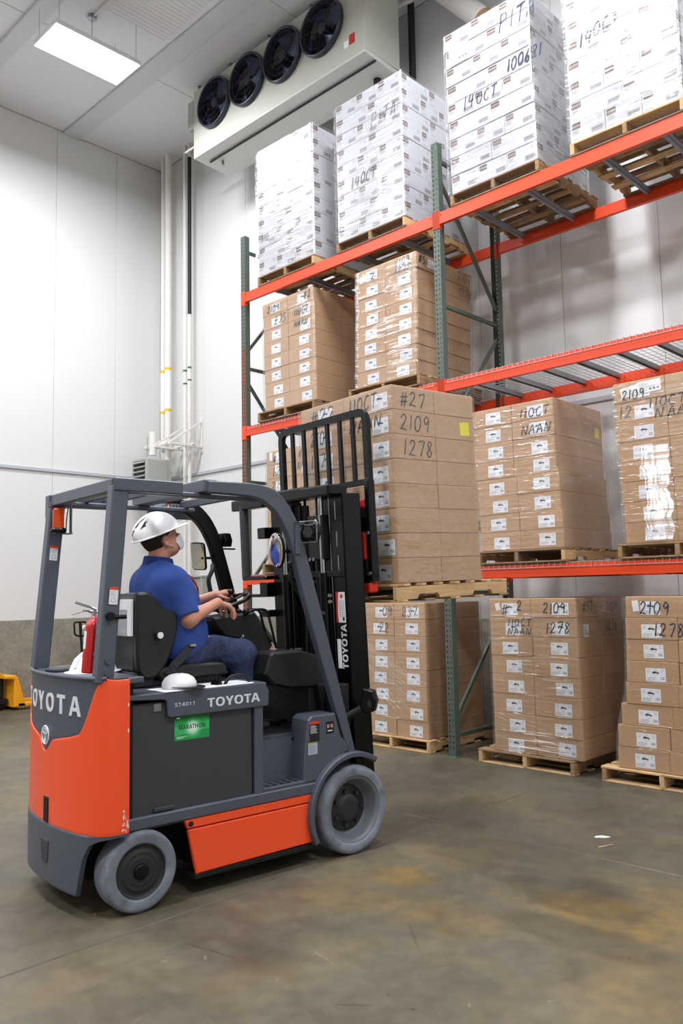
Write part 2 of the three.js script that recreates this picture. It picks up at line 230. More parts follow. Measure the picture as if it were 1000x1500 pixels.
{
  const c = struct('ceiling');
  part(c, 'ceiling_core', bar(ROOM.x0 - 0.25, ROOM.x1 + 0.25, ROOM.h + 0.05, ROOM.h + 0.25, ROOM.z0 - 0.25, ROOM.z1 + 0.25), M.gap);
  const X = [ROOM.x0, -2.0, 0.45, 2.9, ROOM.x1], Z = [ROOM.z0, 0.2, 1.95, ROOM.z1];
  for (let i = 0; i < 4; i++) for (let j = 0; j < 3; j++) part(c, 'ceiling_panel', bar(X[i] + 0.004, X[i + 1] - 0.004, ROOM.h, ROOM.h + 0.05, Z[j] + 0.004, Z[j + 1] - 0.004, 0.004), M.ceil);
  const ribs = []; for (let x = -1.2; x < 4.2; x += 0.07) ribs.push(bar(x, x + 0.04, ROOM.h - 0.006, ROOM.h + 0.001, 0.45, 1.36, 0.006));
  const r = part(c, 'corrugated_panel', ribs, M.ceil); r.userData.kind = 'stuff';
  struct('trim_3', bar(ROOM.x0, ROOM.x1, ROOM.h - 0.04, ROOM.h, 0.05, 0.36, 0.012), M.trim);            // cover strips over the ceiling joints
  struct('trim_4', bar(ROOM.x0, ROOM.x1, ROOM.h - 0.05, ROOM.h, 1.83, 2.07, 0.012), M.trim);
}
// lamps: a glowing diffuser with an area light of its size just below it
const NTH = ['first', 'second', 'third', 'fourth', 'fifth', 'sixth', 'seventh', 'eighth', 'ninth', 'tenth', 'eleventh', 'twelfth', 'thirteenth'];
for (const [i, [lx, lz]] of LAMPS.entries()) {
  const seen = i === 0;
  const t = thing('ceiling_light', seen ? 'bright white suspended panel light above the left wall corner, hung on thin cables' : `suspended panel light out of sight over the aisle, ${NTH[i - 1]} from the rack`, 'ceiling light', seen ? undefined : 'ceiling lights out of sight', lx, LAMP_Y, lz);
  part(t, 'housing', bar(-0.31, 0.31, 0.012, 0.075, -0.61, 0.61, 0.01), M.lampBody);
  part(t, 'diffuser', bar(-0.295, 0.295, 0, 0.013, -0.595, 0.595, 0.002), M.lampGlow);
  for (const sx of [-1, 1]) for (const sz of [-1, 1]) part(t, 'cable', rod(V(sx * 0.27, 0.07, sz * 0.55), V(sx * 0.27, ROOM.h - LAMP_Y + 0.01, sz * 0.55), 0.003, 6), M.steel);
  const L = new THREE.RectAreaLight(LAMP_COLOR, LAMP_RADIANCE, 0.59, 1.19); L.position.set(0, -0.004, 0); L.rotation.x = -Math.PI / 2; t.add(L);
}
{
  const t = thing('conduit', 'thin white conduit running along the ceiling to a round junction box', 'conduit', undefined, -1.42, ROOM.h, 1.41);
  part(t, 'junction_box', lathe([[0, -0.05], [0.055, -0.05], [0.06, -0.04], [0.06, 0]], 20), M.steel);
  part(t, 'pipe', rod(V(0.05, -0.025, 0), V(9, -0.025, 0), 0.014, 8), M.pipe);
  part(t, 'drop_cable', rod(V(0, -0.05, 0), V(0, -0.5, 0), 0.005, 6), M.steel);
}
// pipes in the wall corner
function wallPipe(name, label, x, z, r, y0, y1, bands = [], extra) {
  const t = thing(name, label, 'pipe', undefined, x, 0, z);
  part(t, 'pipe_run', rod(V(0, y0, 0), V(0, y1, 0), r, 16), M.pipe);
  for (const [a, b, m] of bands) part(t, m === M.pipeBlack ? 'black_sleeve' : m === M.paper ? 'label_sleeve' : 'band', rod(V(0, a, 0), V(0, b, 0), r + 0.003, 16), m);
  return t;
}
wallPipe('riser_pipe', 'thick white pipe with yellow bands, nearest the wall corner', -3.86, -1.33, 0.042, 4.25, ROOM.h, [[5.41, 5.46, M.bandYellow], [4.70, 4.745, M.bandYellow], [4.745, 5.41, M.paper]]);
wallPipe('riser_pipe', 'thickest white pipe with yellow bands, second from the wall corner', -3.66, -1.3, 0.055, 3.3, ROOM.h, [[5.42, 5.47, M.bandYellow], [4.71, 4.755, M.bandYellow], [4.755, 5.42, M.paper]]);
wallPipe('riser_pipe', 'slim white pipe with green bands left of the black sleeved pipe', -3.25, -1.36, 0.032, 1.3, ROOM.h, [[5.33, 5.36, M.bandGreen], [5.11, 5.135, M.bandGreen]]);
wallPipe('riser_pipe', 'slim white pipe with a long black upper sleeve and green bands', -3.12, -1.36, 0.03, 1.3, ROOM.h, [[6.29, 9.05, M.pipeBlack], [5.36, 5.39, M.bandGreen], [5.15, 5.175, M.bandGreen]]);
{
  const t = thing('riser_pipe', 'short capped white pipes crossing above the grey heater', 'pipe', undefined, -3.84, 0, -1.12);
  part(t, 'riser', rod(V(0, 3.96, 0), V(0, 4.36, 0), 0.06, 16), M.pipe);
  part(t, 'cross_pipe', rod(V(-0.3, 4.13, -0.08), V(0.4, 4.13, -0.08), 0.05, 16), M.pipe);
  part(t, 'cross_pipe', rod(V(0.02, 4.06, -0.2), V(0.36, 4.06, -0.2), 0.045, 16), M.pipe);
  part(t, 'hanger', rod(V(-0.14, 3.9, 0.02), V(-0.14, 4.3, 0.02), 0.006, 6), M.steel);
}
{
  const t = thing('unit_heater', 'grey louvred heater box below the pipes in the wall corner', 'heater', undefined, -3.72, 3.34, -1.0);
  part(t, 'housing', boxUV(extrude(roundRect(0.46, 0.5, 0.05), 0.40, 0.01, [[[-0.19, -0.15], [0.15, -0.15], [0.15, 0.2], [-0.19, 0.2]]]).translate(0, 0.27, -0.19)), M.heater);
  part(t, 'back_plate', boxUV(extrude(roundRect(0.46, 0.5, 0.05), 0.02, 0.003).translate(0, 0.27, -0.21)), M.heater); part(t, 'coil', bar(-0.19, 0.15, 0.12, 0.47, -0.19, -0.1), M.steel);
  for (let k = 0; k < 5; k++) part(t, 'louver', cbox(0.34, 0.012, 0.05, 0, 0, 0, 0.002).applyMatrix4(new THREE.Matrix4().makeRotationX(0.6)).translate(-0.02, 0.15 + k * 0.075, 0.215), M.heater);
  part(t, 'wall_arm', bar(-0.55, -0.23, 0.1, 0.14, -0.1, 0.1), M.heater);
}
{
  const t = thing('pipe_guard', 'small pale grey sheet guard on the wall behind the driver', 'pipe guard', undefined, -3.03, 1.28, ROOM.z0);
  part(t, 'cover', [bar(-.16, .1, 0, .6, 0, .1, .006), bar(.1, .16, 0, .62, 0, .13, .006)], M.heater); part(t, 'top_flange', bar(-.17, .17, .6, .63, 0, .14, .004), M.heater);
}
{
  const t = thing('pipe_bracket', 'white steel triangle bracket holding the pipes off the wall', 'bracket', undefined, -3.03, 0, ROOM.z0);
  for (const dx of [0, -0.42]) {
    part(t, 'wall_angle', bar(dx - 0.02, dx + 0.02, 3.94, 4.52, 0, 0.02), M.pipe);
    part(t, 'arm', bar(dx - 0.02, dx + 0.02, 4.02, 4.06, 0.02, 0.66), M.pipe);
    part(t, 'diagonal', beamBetween(V(dx, 4.46, 0.02), V(dx, 4.06, 0.64), 0.03, 0.03), M.pipe);
  }
  part(t, 'cross_bar', bar(-0.5, 0.06, 4.06, 4.09, 0.18, 0.22), M.pipe);
}
// evaporator
{
  const t = thing('evaporator_unit', 'long off-white ceiling cooler with four dark round fans', 'cooling unit', undefined, 0.015, 8.13, -0.45);
  const fanX = [0, 1, 2, 3].map((k) => -1.205 + k * 0.747), hole = (cx) => Array.from({ length: 40 }, (_, i) => [cx + Math.cos(i / 20 * Math.PI) * 0.345, 0.65 + Math.sin(i / 20 * Math.PI) * 0.345]);
  part(t, 'front_panel', boxUV(extrude([[-1.745, .03], [1.745, .03], [1.745, 1.06], [-1.745, 1.06]], 0.02, 0.003, fanX.map(hole)).translate(0, 0, -0.02)), M.unit);
  part(t, 'housing', [bar(-1.745, 1.745, 0.03, 0.05, -0.66, -0.02), bar(-1.745, 1.745, 1.04, 1.06, -0.66, -0.02), bar(-1.745, -1.725, 0.05, 1.04, -0.66, -0.02), bar(1.725, 1.745, 0.05, 1.04, -0.66, -0.02)], M.unit);
  { const fins = [bar(-1.72, 1.72, 0.05, 1.04, -0.66, -0.62)]; for (let x = -1.7; x < 1.72; x += 0.04) fins.push(bar(x, x + 0.012, 0.06, 1.03, -0.62, -0.42, 0.001)); part(t, 'coil', fins, M.steel).userData.kind = 'stuff'; }
  part(t, 'drip_pan', xz([[0, 0.03], [0, 0], [0.55, -0.03], [0.72, -0.01], [0.72, 0.05]], -1.745, 1.745, 0.004), M.unitPan);
  part(t, 'drain_rod', rod(V(-1.6, -0.03, -0.2), V(1.74, -0.03, -0.2), 0.014, 8), M.unitDark);
  part(t, 'side_box', bar(-1.9, -1.745, 0.5, 0.95, -0.35, 0.0, 0.01), M.heater);
  for (const x of [-1.7, -0.95, -0.1, 0.75, 1.6]) part(t, 'hanger', bar(x - 0.02, x + 0.02, 1.06, ROOM.h - 8.13, -0.1, -0.05), M.steel);
  part(t, 'warning_label', bar(1.49, 1.585, 0.2, 0.33, 0, 0.003, 0.001), M.redTag);
  part(t, 'rating_label', bar(1.40, 1.475, 0.19, 0.28, 0, 0.003, 0.001), M.paper);
  part(t, 'drain_fitting', rod(V(1.5, -0.1, -0.5), V(1.5, 0.02, -0.5), 0.05, 12), M.unitDark);
  part(t, 'drain_stub', rod(V(-1.45, -0.09, -0.32), V(-1.45, 0, -0.32), 0.02, 10), M.steel);
  part(t, 'side_pipe', rod(V(-2.1, 0.28, -0.1), V(-1.74, 0.28, -0.1), 0.014, 8), M.pipe);
  for (let k = 0; k < 4; k++) {
    const cx = -1.205 + k * 0.747, cy = 0.65, R = 0.365;
    const f = part(t, 'fan', boxUV(lathe([[R + 0.002, 0], [R + 0.006, 0.05], [R, 0.07], [R - 0.02, 0.074], [R - 0.032, 0.055], [R - 0.03, -0.08]], 40).rotateX(Math.PI / 2).translate(cx, cy, 0)), M.fanRing);
    part(f, 'motor', rod(V(cx, cy, -0.3), V(cx, cy, 0.02), 0.06, 18), M.unitDark); part(f, 'hub', lathe([[0, 0.09], [0.06, 0.088], [0.075, 0.07], [0.075, 0.01]], 20).rotateX(Math.PI / 2).translate(cx, cy, -0.05), M.fanRing);
    for (let b = 0; b < 4; b++) {
      const pos = [], idx = []; const n = 6, m = 5;
      for (let i = 0; i <= n; i++) for (let j = 0; j <= m; j++) { const r = 0.06 + (R - 0.11) * i / n, a0 = b * Math.PI / 2 + 0.5 + k * 0.4 + i * 0.06, w = 0.36 + 0.5 * i / n, a = a0 + w * (j / m - 0.5); pos.push(cx + Math.cos(a) * r, cy + Math.sin(a) * r, -0.005 + 0.035 * (j / m - 0.5) * 2); }
      for (let i = 0; i < n; i++) for (let j = 0; j < m; j++) { const q = i * (m + 1) + j; idx.push(q, q + m + 1, q + 1, q + 1, q + m + 1, q + m + 2); }
      const g = new THREE.BufferGeometry(); g.setAttribute('position', new THREE.Float32BufferAttribute(pos, 3)); g.setIndex(idx); g.computeVertexNormals();
      part(f, 'blade', flat(g), M.fanBlade);
    }
    const wires = []; for (const r of [0.12, 0.2, 0.28, 0.345]) wires.push(flat(new THREE.TorusGeometry(r, 0.0022, 4, 40).translate(cx, cy, 0.07)));
    for (let a = 0; a < 8; a++) wires.push(rod(V(cx, cy, 0.07), V(cx + Math.cos(a * Math.PI / 4) * 0.355, cy + Math.sin(a * Math.PI / 4) * 0.355, 0.07), 0.0022, 4));
    part(f, 'guard', wires, M.fanRing).userData.kind = 'stuff';
  }
}
// pipes behind the upper pallets
{
  const t = thing('riser_pipe', 'vertical black pipe on the back wall beside the cooler', 'pipe', undefined, 1.72, 0, -1.42);
  part(t, 'pipe_run', rod(V(0, 6.0, 0), V(0, ROOM.h, 0), 0.045, 14), M.pipeBlack);
  const d = thing('insulated_pipe', 'fat white insulated duct coming down behind the top pallets', 'duct', undefined, 2.62, 0, -1.32);
  part(d, 'duct_run', rod(V(-0.55, 9.35, 0.1), V(0.3, 8.35, 0), 0.13, 20), M.pipe);
  part(d, 'end_collar', rod(V(0.27, 8.385, 0.003), V(0.34, 8.30, 0), 0.135, 20), M.woodMid);
  part(d, 'drop_pipe', rod(V(0.12, 8.5, 0), V(0.12, 7, -0.1), 0.03, 12), M.pipe);
  const s = thing('conduit', 'thin white pipe crossing the wall beside the cooler top', 'pipe', undefined, 1.2, 9.18, -1.15);
  part(s, 'pipe_run', rod(V(-0.5, 0.05, 0), V(1.6, 0.02, -0.3), 0.03, 10), M.pipe);
}

// ───────────────────────── pallet rack ─────────────────────────
const LEVEL = { low: 1.83, mid: 3.709, top: 5.47 }, FRAME_X = [-0.041, 3.087, 6.21], POST_W = 0.084, RACK_D = 1.12;
{
  const H = 6.235;
  const plateOf = (y0, y1) => {
    const shape = new THREE.Shape(); shape.moveTo(-POST_W / 2, y0); shape.lineTo(POST_W / 2, y0); shape.lineTo(POST_W / 2, y1); shape.lineTo(-POST_W / 2, y1); shape.closePath();
    for (let y = 0.09; y < H - 0.04; y += 0.0508) if (y > y0 + 0.015 && y < y1 - 0.015) for (const s of [-1, 1]) { const p = new THREE.Path(), x = s * 0.02; p.moveTo(x - 0.0065, y + 0.012); p.lineTo(x + 0.0065, y + 0.012); p.lineTo(x + 0.004, y - 0.011); p.lineTo(x - 0.004, y - 0.011); p.closePath(); shape.holes.push(p); }
    return boxUV(new THREE.ExtrudeGeometry(shape, { depth: 0.003, bevelEnabled: false, curveSegments: 1 }));
  };
  const plate = plateOf(0.006, H), upper = plateOf(4.74, H), lower = plateOf(0.006, 4.74);
  const sides = merged([bar(-POST_W / 2, -POST_W / 2 + 0.003, 0.006, H, -0.075, -0.0005, 0.001), bar(POST_W / 2 - 0.003, POST_W / 2, 0.006, H, -0.075, -0.0005, 0.001)]);
  const foot = bar(-0.07, 0.07, 0, 0.008, -0.1, 0.03, 0.002);
  const diag = [ // horizontals, then diagonals (front y, rear y)
    [[6.04, 4.49, 3.02, 1.58, 0.2], [[4.72, 5.9], [4.3, 3.15], [1.72, 2.86], [1.42, 0.35]]],
    [[6.07, 4.52, 3.02, 1.58, 0.2], [[5.88, 4.7], [3.2, 4.36], [2.86, 1.74], [0.35, 1.45]]],
    [[6.07, 4.52, 3.02, 1.58, 0.2], [[5.88, 4.7], [3.2, 4.36], [2.86, 1.74], [0.35, 1.45]]]];
  const where = ['at the left end of the rack by the wall pipes', 'between the two rack bays, standing right of the forklift mast', 'beyond the right edge of the picture'];
  FRAME_X.forEach((x, i) => {
    const t = thing('rack_upright_frame', `dark green perforated rack frame ${where[i]}`, 'rack frame', undefined, x, 0, 0);
    for (const rear of [0, 1]) {
      const worn = i === 0 && !rear, p = part(t, 'post', worn ? upper : plate, M.rackGreen); if (worn) part(p, 'rusted_face', lower, M.rackRust); p.position.z = rear ? -RACK_D : -0.003; if (rear) p.rotation.y = Math.PI;
      part(p, 'side_plate', sides, M.rackGreen); part(p, 'foot_plate', foot, M.rackGreen);
    }
    for (const y of diag[i][0]) part(t, 'horizontal_brace', bar(-0.018, 0.018, y - 0.02, y + 0.02, -RACK_D + 0.06, -0.06), M.rackGreen);
    for (const [a, b] of diag[i][1]) part(t, 'diagonal_brace', beamBetween(V(0, a, -0.07), V(0, b, -RACK_D + 0.07), 0.03, 0.038), M.rackGreen);
  });
  const lv = { low: 'lowest', mid: 'middle', top: 'top' };
  for (const bay of [0, 1]) for (const k of ['low', 'mid', 'top']) for (const rear of [0, 1]) {
    const xa = FRAME_X[bay] + POST_W / 2, xb = FRAME_X[bay + 1] - POST_W / 2, y = LEVEL[k], h = k === 'top' ? 0.122 : 0.112;
    const t = thing('rack_beam', `orange ${rear ? 'rear' : 'front'} beam of the ${lv[k]} level in the ${bay ? 'right' : 'left'} rack bay`, 'rack beam', undefined, (xa + xb) / 2, y, rear ? -RACK_D + 0.003 : 0, rear ? Math.PI : 0);
    const L = xb - xa;
    part(t, 'beam', [xz([[0.0, -h], [0.045, -h], [0.045, -0.03], [0.028, -0.028], [0.028, 0], [0.0, 0]].map(([a, b]) => [a - 0.003, b]), -L / 2 + 0.002, L / 2 - 0.002, 0.002)], M.rackOrange);
    for (const s of [-1, 1]) { const c = part(t, 'end_connector', [bar(s * (L / 2 + 0.042) - 0.04, s * (L / 2 + 0.042) + 0.04, -h - 0.045, 0.02, 0.0012, 0.006, 0.001), bar(s * (L / 2 - 0.001) - 0.002, s * (L / 2 - 0.001) + 0.001, -h - 0.045, 0.02, -0.045, 0.006, 0.0005)], M.rackOrange);
      part(c, 'bolt', rod(V(s * (L / 2 - 0.02), -0.03, 0.002), V(s * (L / 2 - 0.02), -0.03, 0.009), 0.006, 8), M.rivet); }
  }
  // wire decks: two to a bay on the lowest and middle levels
  const WD = 1.48, wires = [];
  for (let x = -WD / 2 + 0.02; x < WD / 2; x += 0.058) { wires.push(bar(x - 0.0025, x + 0.0025, 0.003, 0.008, -RACK_D - 0.01, 0.012, 0.001)); wires.push(bar(x - 0.0025, x + 0.0025, -0.032, 0.008, 0.010, 0.015, 0.001)); }
  for (let z = -RACK_D; z < -0.02; z += 0.0995) wires.push(bar(-WD / 2, WD / 2, 0.008, 0.012, z - 0.0025, z + 0.0025, 0.001));
  wires.push(bar(-WD / 2, WD / 2, -0.034, -0.029, 0.012, 0.017, 0.001));
  const wm = merged(wires), ch = merged([bar(-0.022, 0.022, -0.004, 0.002, -RACK_D + 0.045, -0.05, 0.001), bar(-0.022, -0.018, -0.045, -0.004, -RACK_D + 0.045, -0.05, 0.001), bar(0.018, 0.022, -0.045, -0.004, -RACK_D + 0.045, -0.05, 0.001)]);
  for (const bay of [0, 1]) for (const k of ['low', 'mid']) for (const s of [0, 1]) {
    const xa = FRAME_X[bay] + POST_W / 2, t = thing('wire_deck', `${s ? 'right' : 'left'} galvanised wire deck on the ${lv[k]} beams of the ${bay ? 'right' : 'left'} rack bay`, 'wire deck', undefined, xa + 0.775 + s * 1.49, LEVEL[k], 0);
    part(t, 'wire_mesh', wm, M.wire).userData.kind = 'stuff';
    for (const x of [-0.55, -0.19, 0.19, 0.55]) part(t, 'support_channel', ch, M.zinc).position.x = x;
  }
}

// ───────────────────────── pallets, cartons, wrap ─────────────────────────
const frameAt = (x, y, z, ry = 0, rx = 0) => new THREE.Matrix4().makeRotationFromEuler(new THREE.Euler(rx, ry, 0, 'YXZ')).setPosition(x, y, z);
function place(o, F, x, y, z, ry = 0) { const m = F.clone().multiply(new THREE.Matrix4().makeRotationY(ry).setPosition(x, y, z)); m.decompose(o.position, o.quaternion, o.scale); scene.add(o); return o; }
// origin of a pallet: middle of its front edge on the ground; front faces +z
const palletGeo = new Map();
function pallet(F, W, D, m, label, seed) {
  const r = rng(seed), t = new THREE.Group(); t.name = numbered('pallet'); tag(t, label, 'pallet'); place(t, F, 0, 0, 0);
  const key = `${W},${D}`;
  if (!palletGeo.has(key)) {
    const prof = [[0.0, 0.017], [D, 0.017], [D, 0.106], [0, 0.106]];
    const notch = (a) => [[a, 0.017], [a + 0.02, 0.05], [a + 0.2, 0.05], [a + 0.22, 0.017]];
    const P = [[0, 0.017], ...notch(D * 0.17), ...notch(D * 0.66), [D, 0.017], [D, 0.106], [0, 0.106]];
    palletGeo.set(key, { stringer: xz(P, -0.019, 0.019, 0.002), deck: [0, 1, 2].map((i) => cbox(W, 0.0185, [0.125, 0.088, 0.095][i], 0, 0.0095, 0, 0.003)), bottom: cbox(W, 0.0155, 0.095, 0, 0.0082, 0, 0.003), prof });
  }
  const g = palletGeo.get(key), mm = () => (Array.isArray(m) ? m[Math.floor(r() * m.length)] : m);
  for (const s of [-1, 0, 1]) part(t, 'stringer', g.stringer, mm()).position.x = s * (W / 2 - 0.022);
  const n = 7; for (let i = 0; i < n; i++) { const b = part(t, 'deck_board', g.deck[i === 0 || i === n - 1 ? 0 : 1 + (i & 1)], mm()); b.position.set((r() - 0.5) * 0.012, 0.107, -0.066 - (D - 0.13) * i / (n - 1)); b.rotation.y = (r() - 0.5) * 0.012; }
  for (let i = 0; i < 5; i++) { const b = part(t, 'bottom_board', g.bottom, mm()); b.position.set((r() - 0.5) * 0.01, 0.0006, -0.05 - (D - 0.1) * i / 4); }
  return t;
}
const PALLET_H = 0.128;
// handwriting: strokes of a marker
const GLYPH = {
  0: [[[.5, 1], [.15, .8], [.08, .4], [.3, .02], [.7, .1], [.9, .5], [.75, .9], [.5, 1]]], 1: [[[.5, 1], [.45, 0]]], 2: [[[.1, .75], [.35, 1], [.75, .9], [.7, .6], [.1, .05], [.3, .1], [.95, .02]]], 3: [[[.1, .9], [.5, 1], [.75, .8], [.4, .55], [.8, .3], [.5, 0], [.05, .1]]],
  4: [[[.3, 1], [.1, .45], [.9, .5]], [[.7, .9], [.6, 0]]], 5: [[[.85, 1], [.3, .95], [.2, .6], [.7, .55], [.8, .2], [.4, 0], [.1, .1]]], 6: [[[.7, 1], [.25, .6], [.12, .2], [.5, 0], [.8, .25], [.5, .5], [.15, .3]]], 7: [[[.05, .9], [.9, 1], [.45, 0]]],
  8: [[[.75, .85], [.4, 1], [.2, .75], [.75, .3], [.5, 0], [.15, .2], [.75, .85]]], 9: [[[.8, .8], [.4, 1], [.15, .7], [.45, .5], [.8, .75], [.7, 0]]], '#': [[[.35, 1], [.2, 0]], [[.75, 1], [.6, 0]], [[0, .65], [1, .72]], [[-.05, .3], [.95, .38]]],
  C: [[[.9, .9], [.5, 1], [.12, .6], [.2, .12], [.6, 0], [.9, .15]]], T: [[[0, .95], [1, 1.05]], [[.55, 1], [.45, 0]]], N: [[[.05, 0], [.2, 1], [.7, .05], [.95, 1.05]]], A: [[[0, 0], [.5, 1], [.85, 0]], [[.15, .35], [.8, .45]]], P: [[[.2, 1], [.15, -.05]], [[.1, .95], [.75, .95], [.8, .6], [.2, .48]]], I: [[[.5, 1], [.45, 0]]], O: [[[.5, 1], [.1, .7], [.15, .15], [.6, 0], [.9, .4], [.8, .9], [.5, 1]]],
};
function handText(text, h, adv, wgt, slant = 0.12, seed = 1) { // flat ribbons in the plane z = 0, starting at x = 0
  const r = rng(seed), pos = [], idx = []; let x = 0;
  for (const ch of text) {
    const w = adv * (ch === '1' || ch === 'I' ? 0.45 : 0.78), dy = (r() - 0.5) * h * 0.1;
    for (const st of GLYPH[ch] || []) {
      const raw = st.map(([a, b]) => new THREE.Vector2(x + a * w + b * h * slant, b * h + dy));
      const P = raw.length > 2 ? new THREE.SplineCurve(raw).getPoints(raw.length * 3) : raw;
      const o = pos.length / 3;
      P.forEach((p, i) => { const a = P[Math.max(0, i - 1)], b = P[Math.min(P.length - 1, i + 1)], tx = b.x - a.x, ty = b.y - a.y, l = Math.hypot(tx, ty) || 1, k = wgt * (0.42 + 0.1 * Math.sin(i * 1.7 + x * 40)); pos.push(p.x - ty / l * k, p.y + tx / l * k, 0, p.x + ty / l * k, p.y - tx / l * k, 0); });
      for (let i = 0; i < P.length - 1; i++) { const q = o + i * 2; idx.push(q, q + 1, q + 2, q + 2, q + 1, q + 3); }
    }
    x += adv * (ch === '1' || ch === 'I' ? 0.62 : ch === ' ' ? 0.8 : 1);
  }
  const g = new THREE.BufferGeometry(); g.setAttribute('position', new THREE.Float32BufferAttribute(pos, 3)); g.setIndex(idx); g.computeVertexNormals();
  const f = flat(g), n = f.attributes.normal; for (let i = 0; i < n.count; i++) n.setXYZ(i, 0, 0, 1);
  return f;
}
// printed carton label: pale sheet with a dark diamond device, rules of tiny print and a bar code
const labelTex = [0, 1, 2].map((v) => canvasTex(192, 128, (g, w, h) => {
  const r = rng(900 + v); g.fillStyle = ['#eceef3', '#e6e8ee', '#f0f1f4'][v]; g.fillRect(0, 0, w, h);
  g.strokeStyle = '#7d8087'; g.lineWidth = 2; g.beginPath(); g.moveTo(96, 12); g.lineTo(132, 46); g.lineTo(96, 76); g.lineTo(60, 46); g.closePath(); g.stroke();
  g.fillStyle = '#35373d'; g.beginPath(); g.moveTo(62, 40); g.lineTo(84, 30); g.lineTo(104, 34); g.lineTo(130, 44); g.lineTo(124, 54); g.lineTo(98, 48); g.lineTo(76, 54); g.closePath(); g.fill();
  g.fillStyle = '#a9acb4'; for (let i = 0; i < 4; i++) { g.fillRect(10, 14 + i * 9, 30 + r() * 14, 2.5); g.fillRect(146, 12 + i * 8, 22 + r() * 16, 2.5); }
  g.fillStyle = '#8d9099'; for (let i = 0; i < 4; i++) g.fillRect(10, 88 + i * 9, 60 + r() * 40, 3);
  g.fillStyle = '#55585f'; for (let x = 142; x < 180; x += 3) g.fillRect(x, 82, r() < 0.5 ? 1 : 2, 16); g.fillStyle = '#4e6b5a'; g.fillRect(142, 101, 38, 5);
}));
const labelMat = labelTex.map((t) => std({ map: t, roughness: 0.6 }));
const labelGeo = flat(new THREE.PlaneGeometry(0.165, 0.108));
const slipTex = canvasTex(160, 128, (g, w, h) => { g.fillStyle = '#f1f1f3'; g.fillRect(0, 0, w, h); g.fillStyle = '#7b7e85'; const r = rng(77); for (let i = 0; i < 11; i++) g.fillRect(14, 14 + i * 9, 40 + r() * 80, 3); for (let i = 0; i < 3; i++) { g.fillStyle = '#63666c'; g.fillRect(80 + i * 26, 84, 16, 18); } });
const slipMat = std({ map: slipTex, roughness: 0.7 });
const ORD = ['top', 'second', 'third', 'fourth', 'fifth', 'sixth', 'seventh', 'eighth', 'ninth', 'tenth'];
const cartonGeo = new Map();
const cartonOf = (w, h, d) => { const k = [w, h, d].map((v) => v.toFixed(3)).join(); if (!cartonGeo.has(k)) cartonGeo.set(k, cbox(w - 0.003, h - 0.0015, d - 0.003, 0, 0, 0, 0.004)); return cartonGeo.get(k); };

// F: frame at the front left bottom corner of the cartons, front facing +z. Cartons two by two in a layer; the hidden rear left one is left out.
function brownStack(o) {
  const { F, W, D, n = 8, h, name, seed, shift = () => 0, skip = () => false } = o, r = rng(seed), w = W / 2, d = D / 2, map = {};
  for (let L = 0; L < n; L++) for (const [c, q] of [[0, 0], [1, 0], [1, 1]]) {
    if (skip(L, c, q)) continue;
    const col = q ? 'rear right' : c ? 'front right' : 'front left';
    const t = mesh('cardboard_carton', cartonOf(w, h, d), M.card);
    tag(t, `brown carton, ${ORD[L]} layer${L ? ' down' : ''}, ${col}, of ${name}`, 'carton', `brown cartons of ${name}`);
    const dx = shift(L) + (r() - 0.5) * 0.006, y = (n - 1 - L + 0.5) * h;
    place(t, F, (c + 0.5) * w + dx, y, -(q + 0.5) * d + (q ? 0 : (r() - 0.5) * 0.008), (r() - 0.5) * 0.006);
    map[`${L}${c}${q}`] = t;
    if (!q && !(o.noLabel && o.noLabel(L, c))) { const l = part(t, 'label', labelGeo, labelMat[Math.floor(r() * 3)]); l.position.set((o.lx ? o.lx(c) : c ? 0.055 : 0.015) + (r() - 0.5) * 0.05, -0.012 + (r() - 0.5) * 0.014, d / 2); l.rotation.z = (r() - 0.5) * 0.03; }
  }
  let k = 0;
  for (const [key, text, x, y, hgt, opt = {}] of o.writing || []) { const c = map[key]; if (!c) continue;
    const g = handText(text, hgt, opt.adv || hgt * 0.72, opt.w || 0.011, opt.slant ?? 0.12, seed * 31 + k++), p = part(c, 'marker_writing', g, opt.m || M.ink);
    if (opt.side) { p.rotation.y = Math.PI / 2; p.position.set(w / 2 + 0.0012, y, x); } else p.position.set(x, y, d / 2 + 0.0022); }
  for (const [key, x, y, ww, hh, m, rz = 0, side = 0] of o.notes || []) { const c = map[key]; if (!c) continue; const p = part(c, 'paper_slip', flat(new THREE.PlaneGeometry(ww, hh)), m); p.rotation.set(0, side ? Math.PI / 2 : 0, rz, 'YXZ'); if (side) p.position.set(w / 2 + 0.001, y, x); else p.position.set(x, y, d / 2 + 0.0012); }
  return map;
}
// pleat: a narrow arched fold of film lying on a face; runs from (u0, v0) to (u1, v1) in the face's own plane
function pleat(put, u0, v0, u1, v1, w, d, r) {
  const n = Math.max(4, Math.round(Math.hypot(u1 - u0, v1 - v0) / 0.03)), m = 8, pos = [], idx = [], L = Math.hypot(u1 - u0, v1 - v0), nu = -(v1 - v0) / L, nv = (u1 - u0) / L; let off = 0;
  for (let i = 0; i <= n; i++) { const t = i / n, k = Math.sin(Math.PI * Math.min(1, Math.min(t, 1 - t) * 5 + .12) / 2) * (.75 + .5 * r()); off += (r() - .5) * .003;
    for (let j = 0; j <= m; j++) { const a = j / m * Math.PI, c = -Math.cos(a) * w / 2 * k + off; const p = put(u0 + (u1 - u0) * t + nu * c, v0 + (v1 - v0) * t + nv * c, .002 + Math.sin(a) * d * k); pos.push(p[0], p[1], p[2]); } }
  for (let i = 0; i < n; i++) for (let j = 0; j < m; j++) { const q = i * (m + 1) + j; idx.push(q, q + m + 1, q + 1, q + 1, q + m + 1, q + m + 2); }
  const g = new THREE.BufferGeometry(); g.setAttribute('position', new THREE.Float32BufferAttribute(pos, 3)); g.setIndex(idx); g.computeVertexNormals(); return flat(g);
}
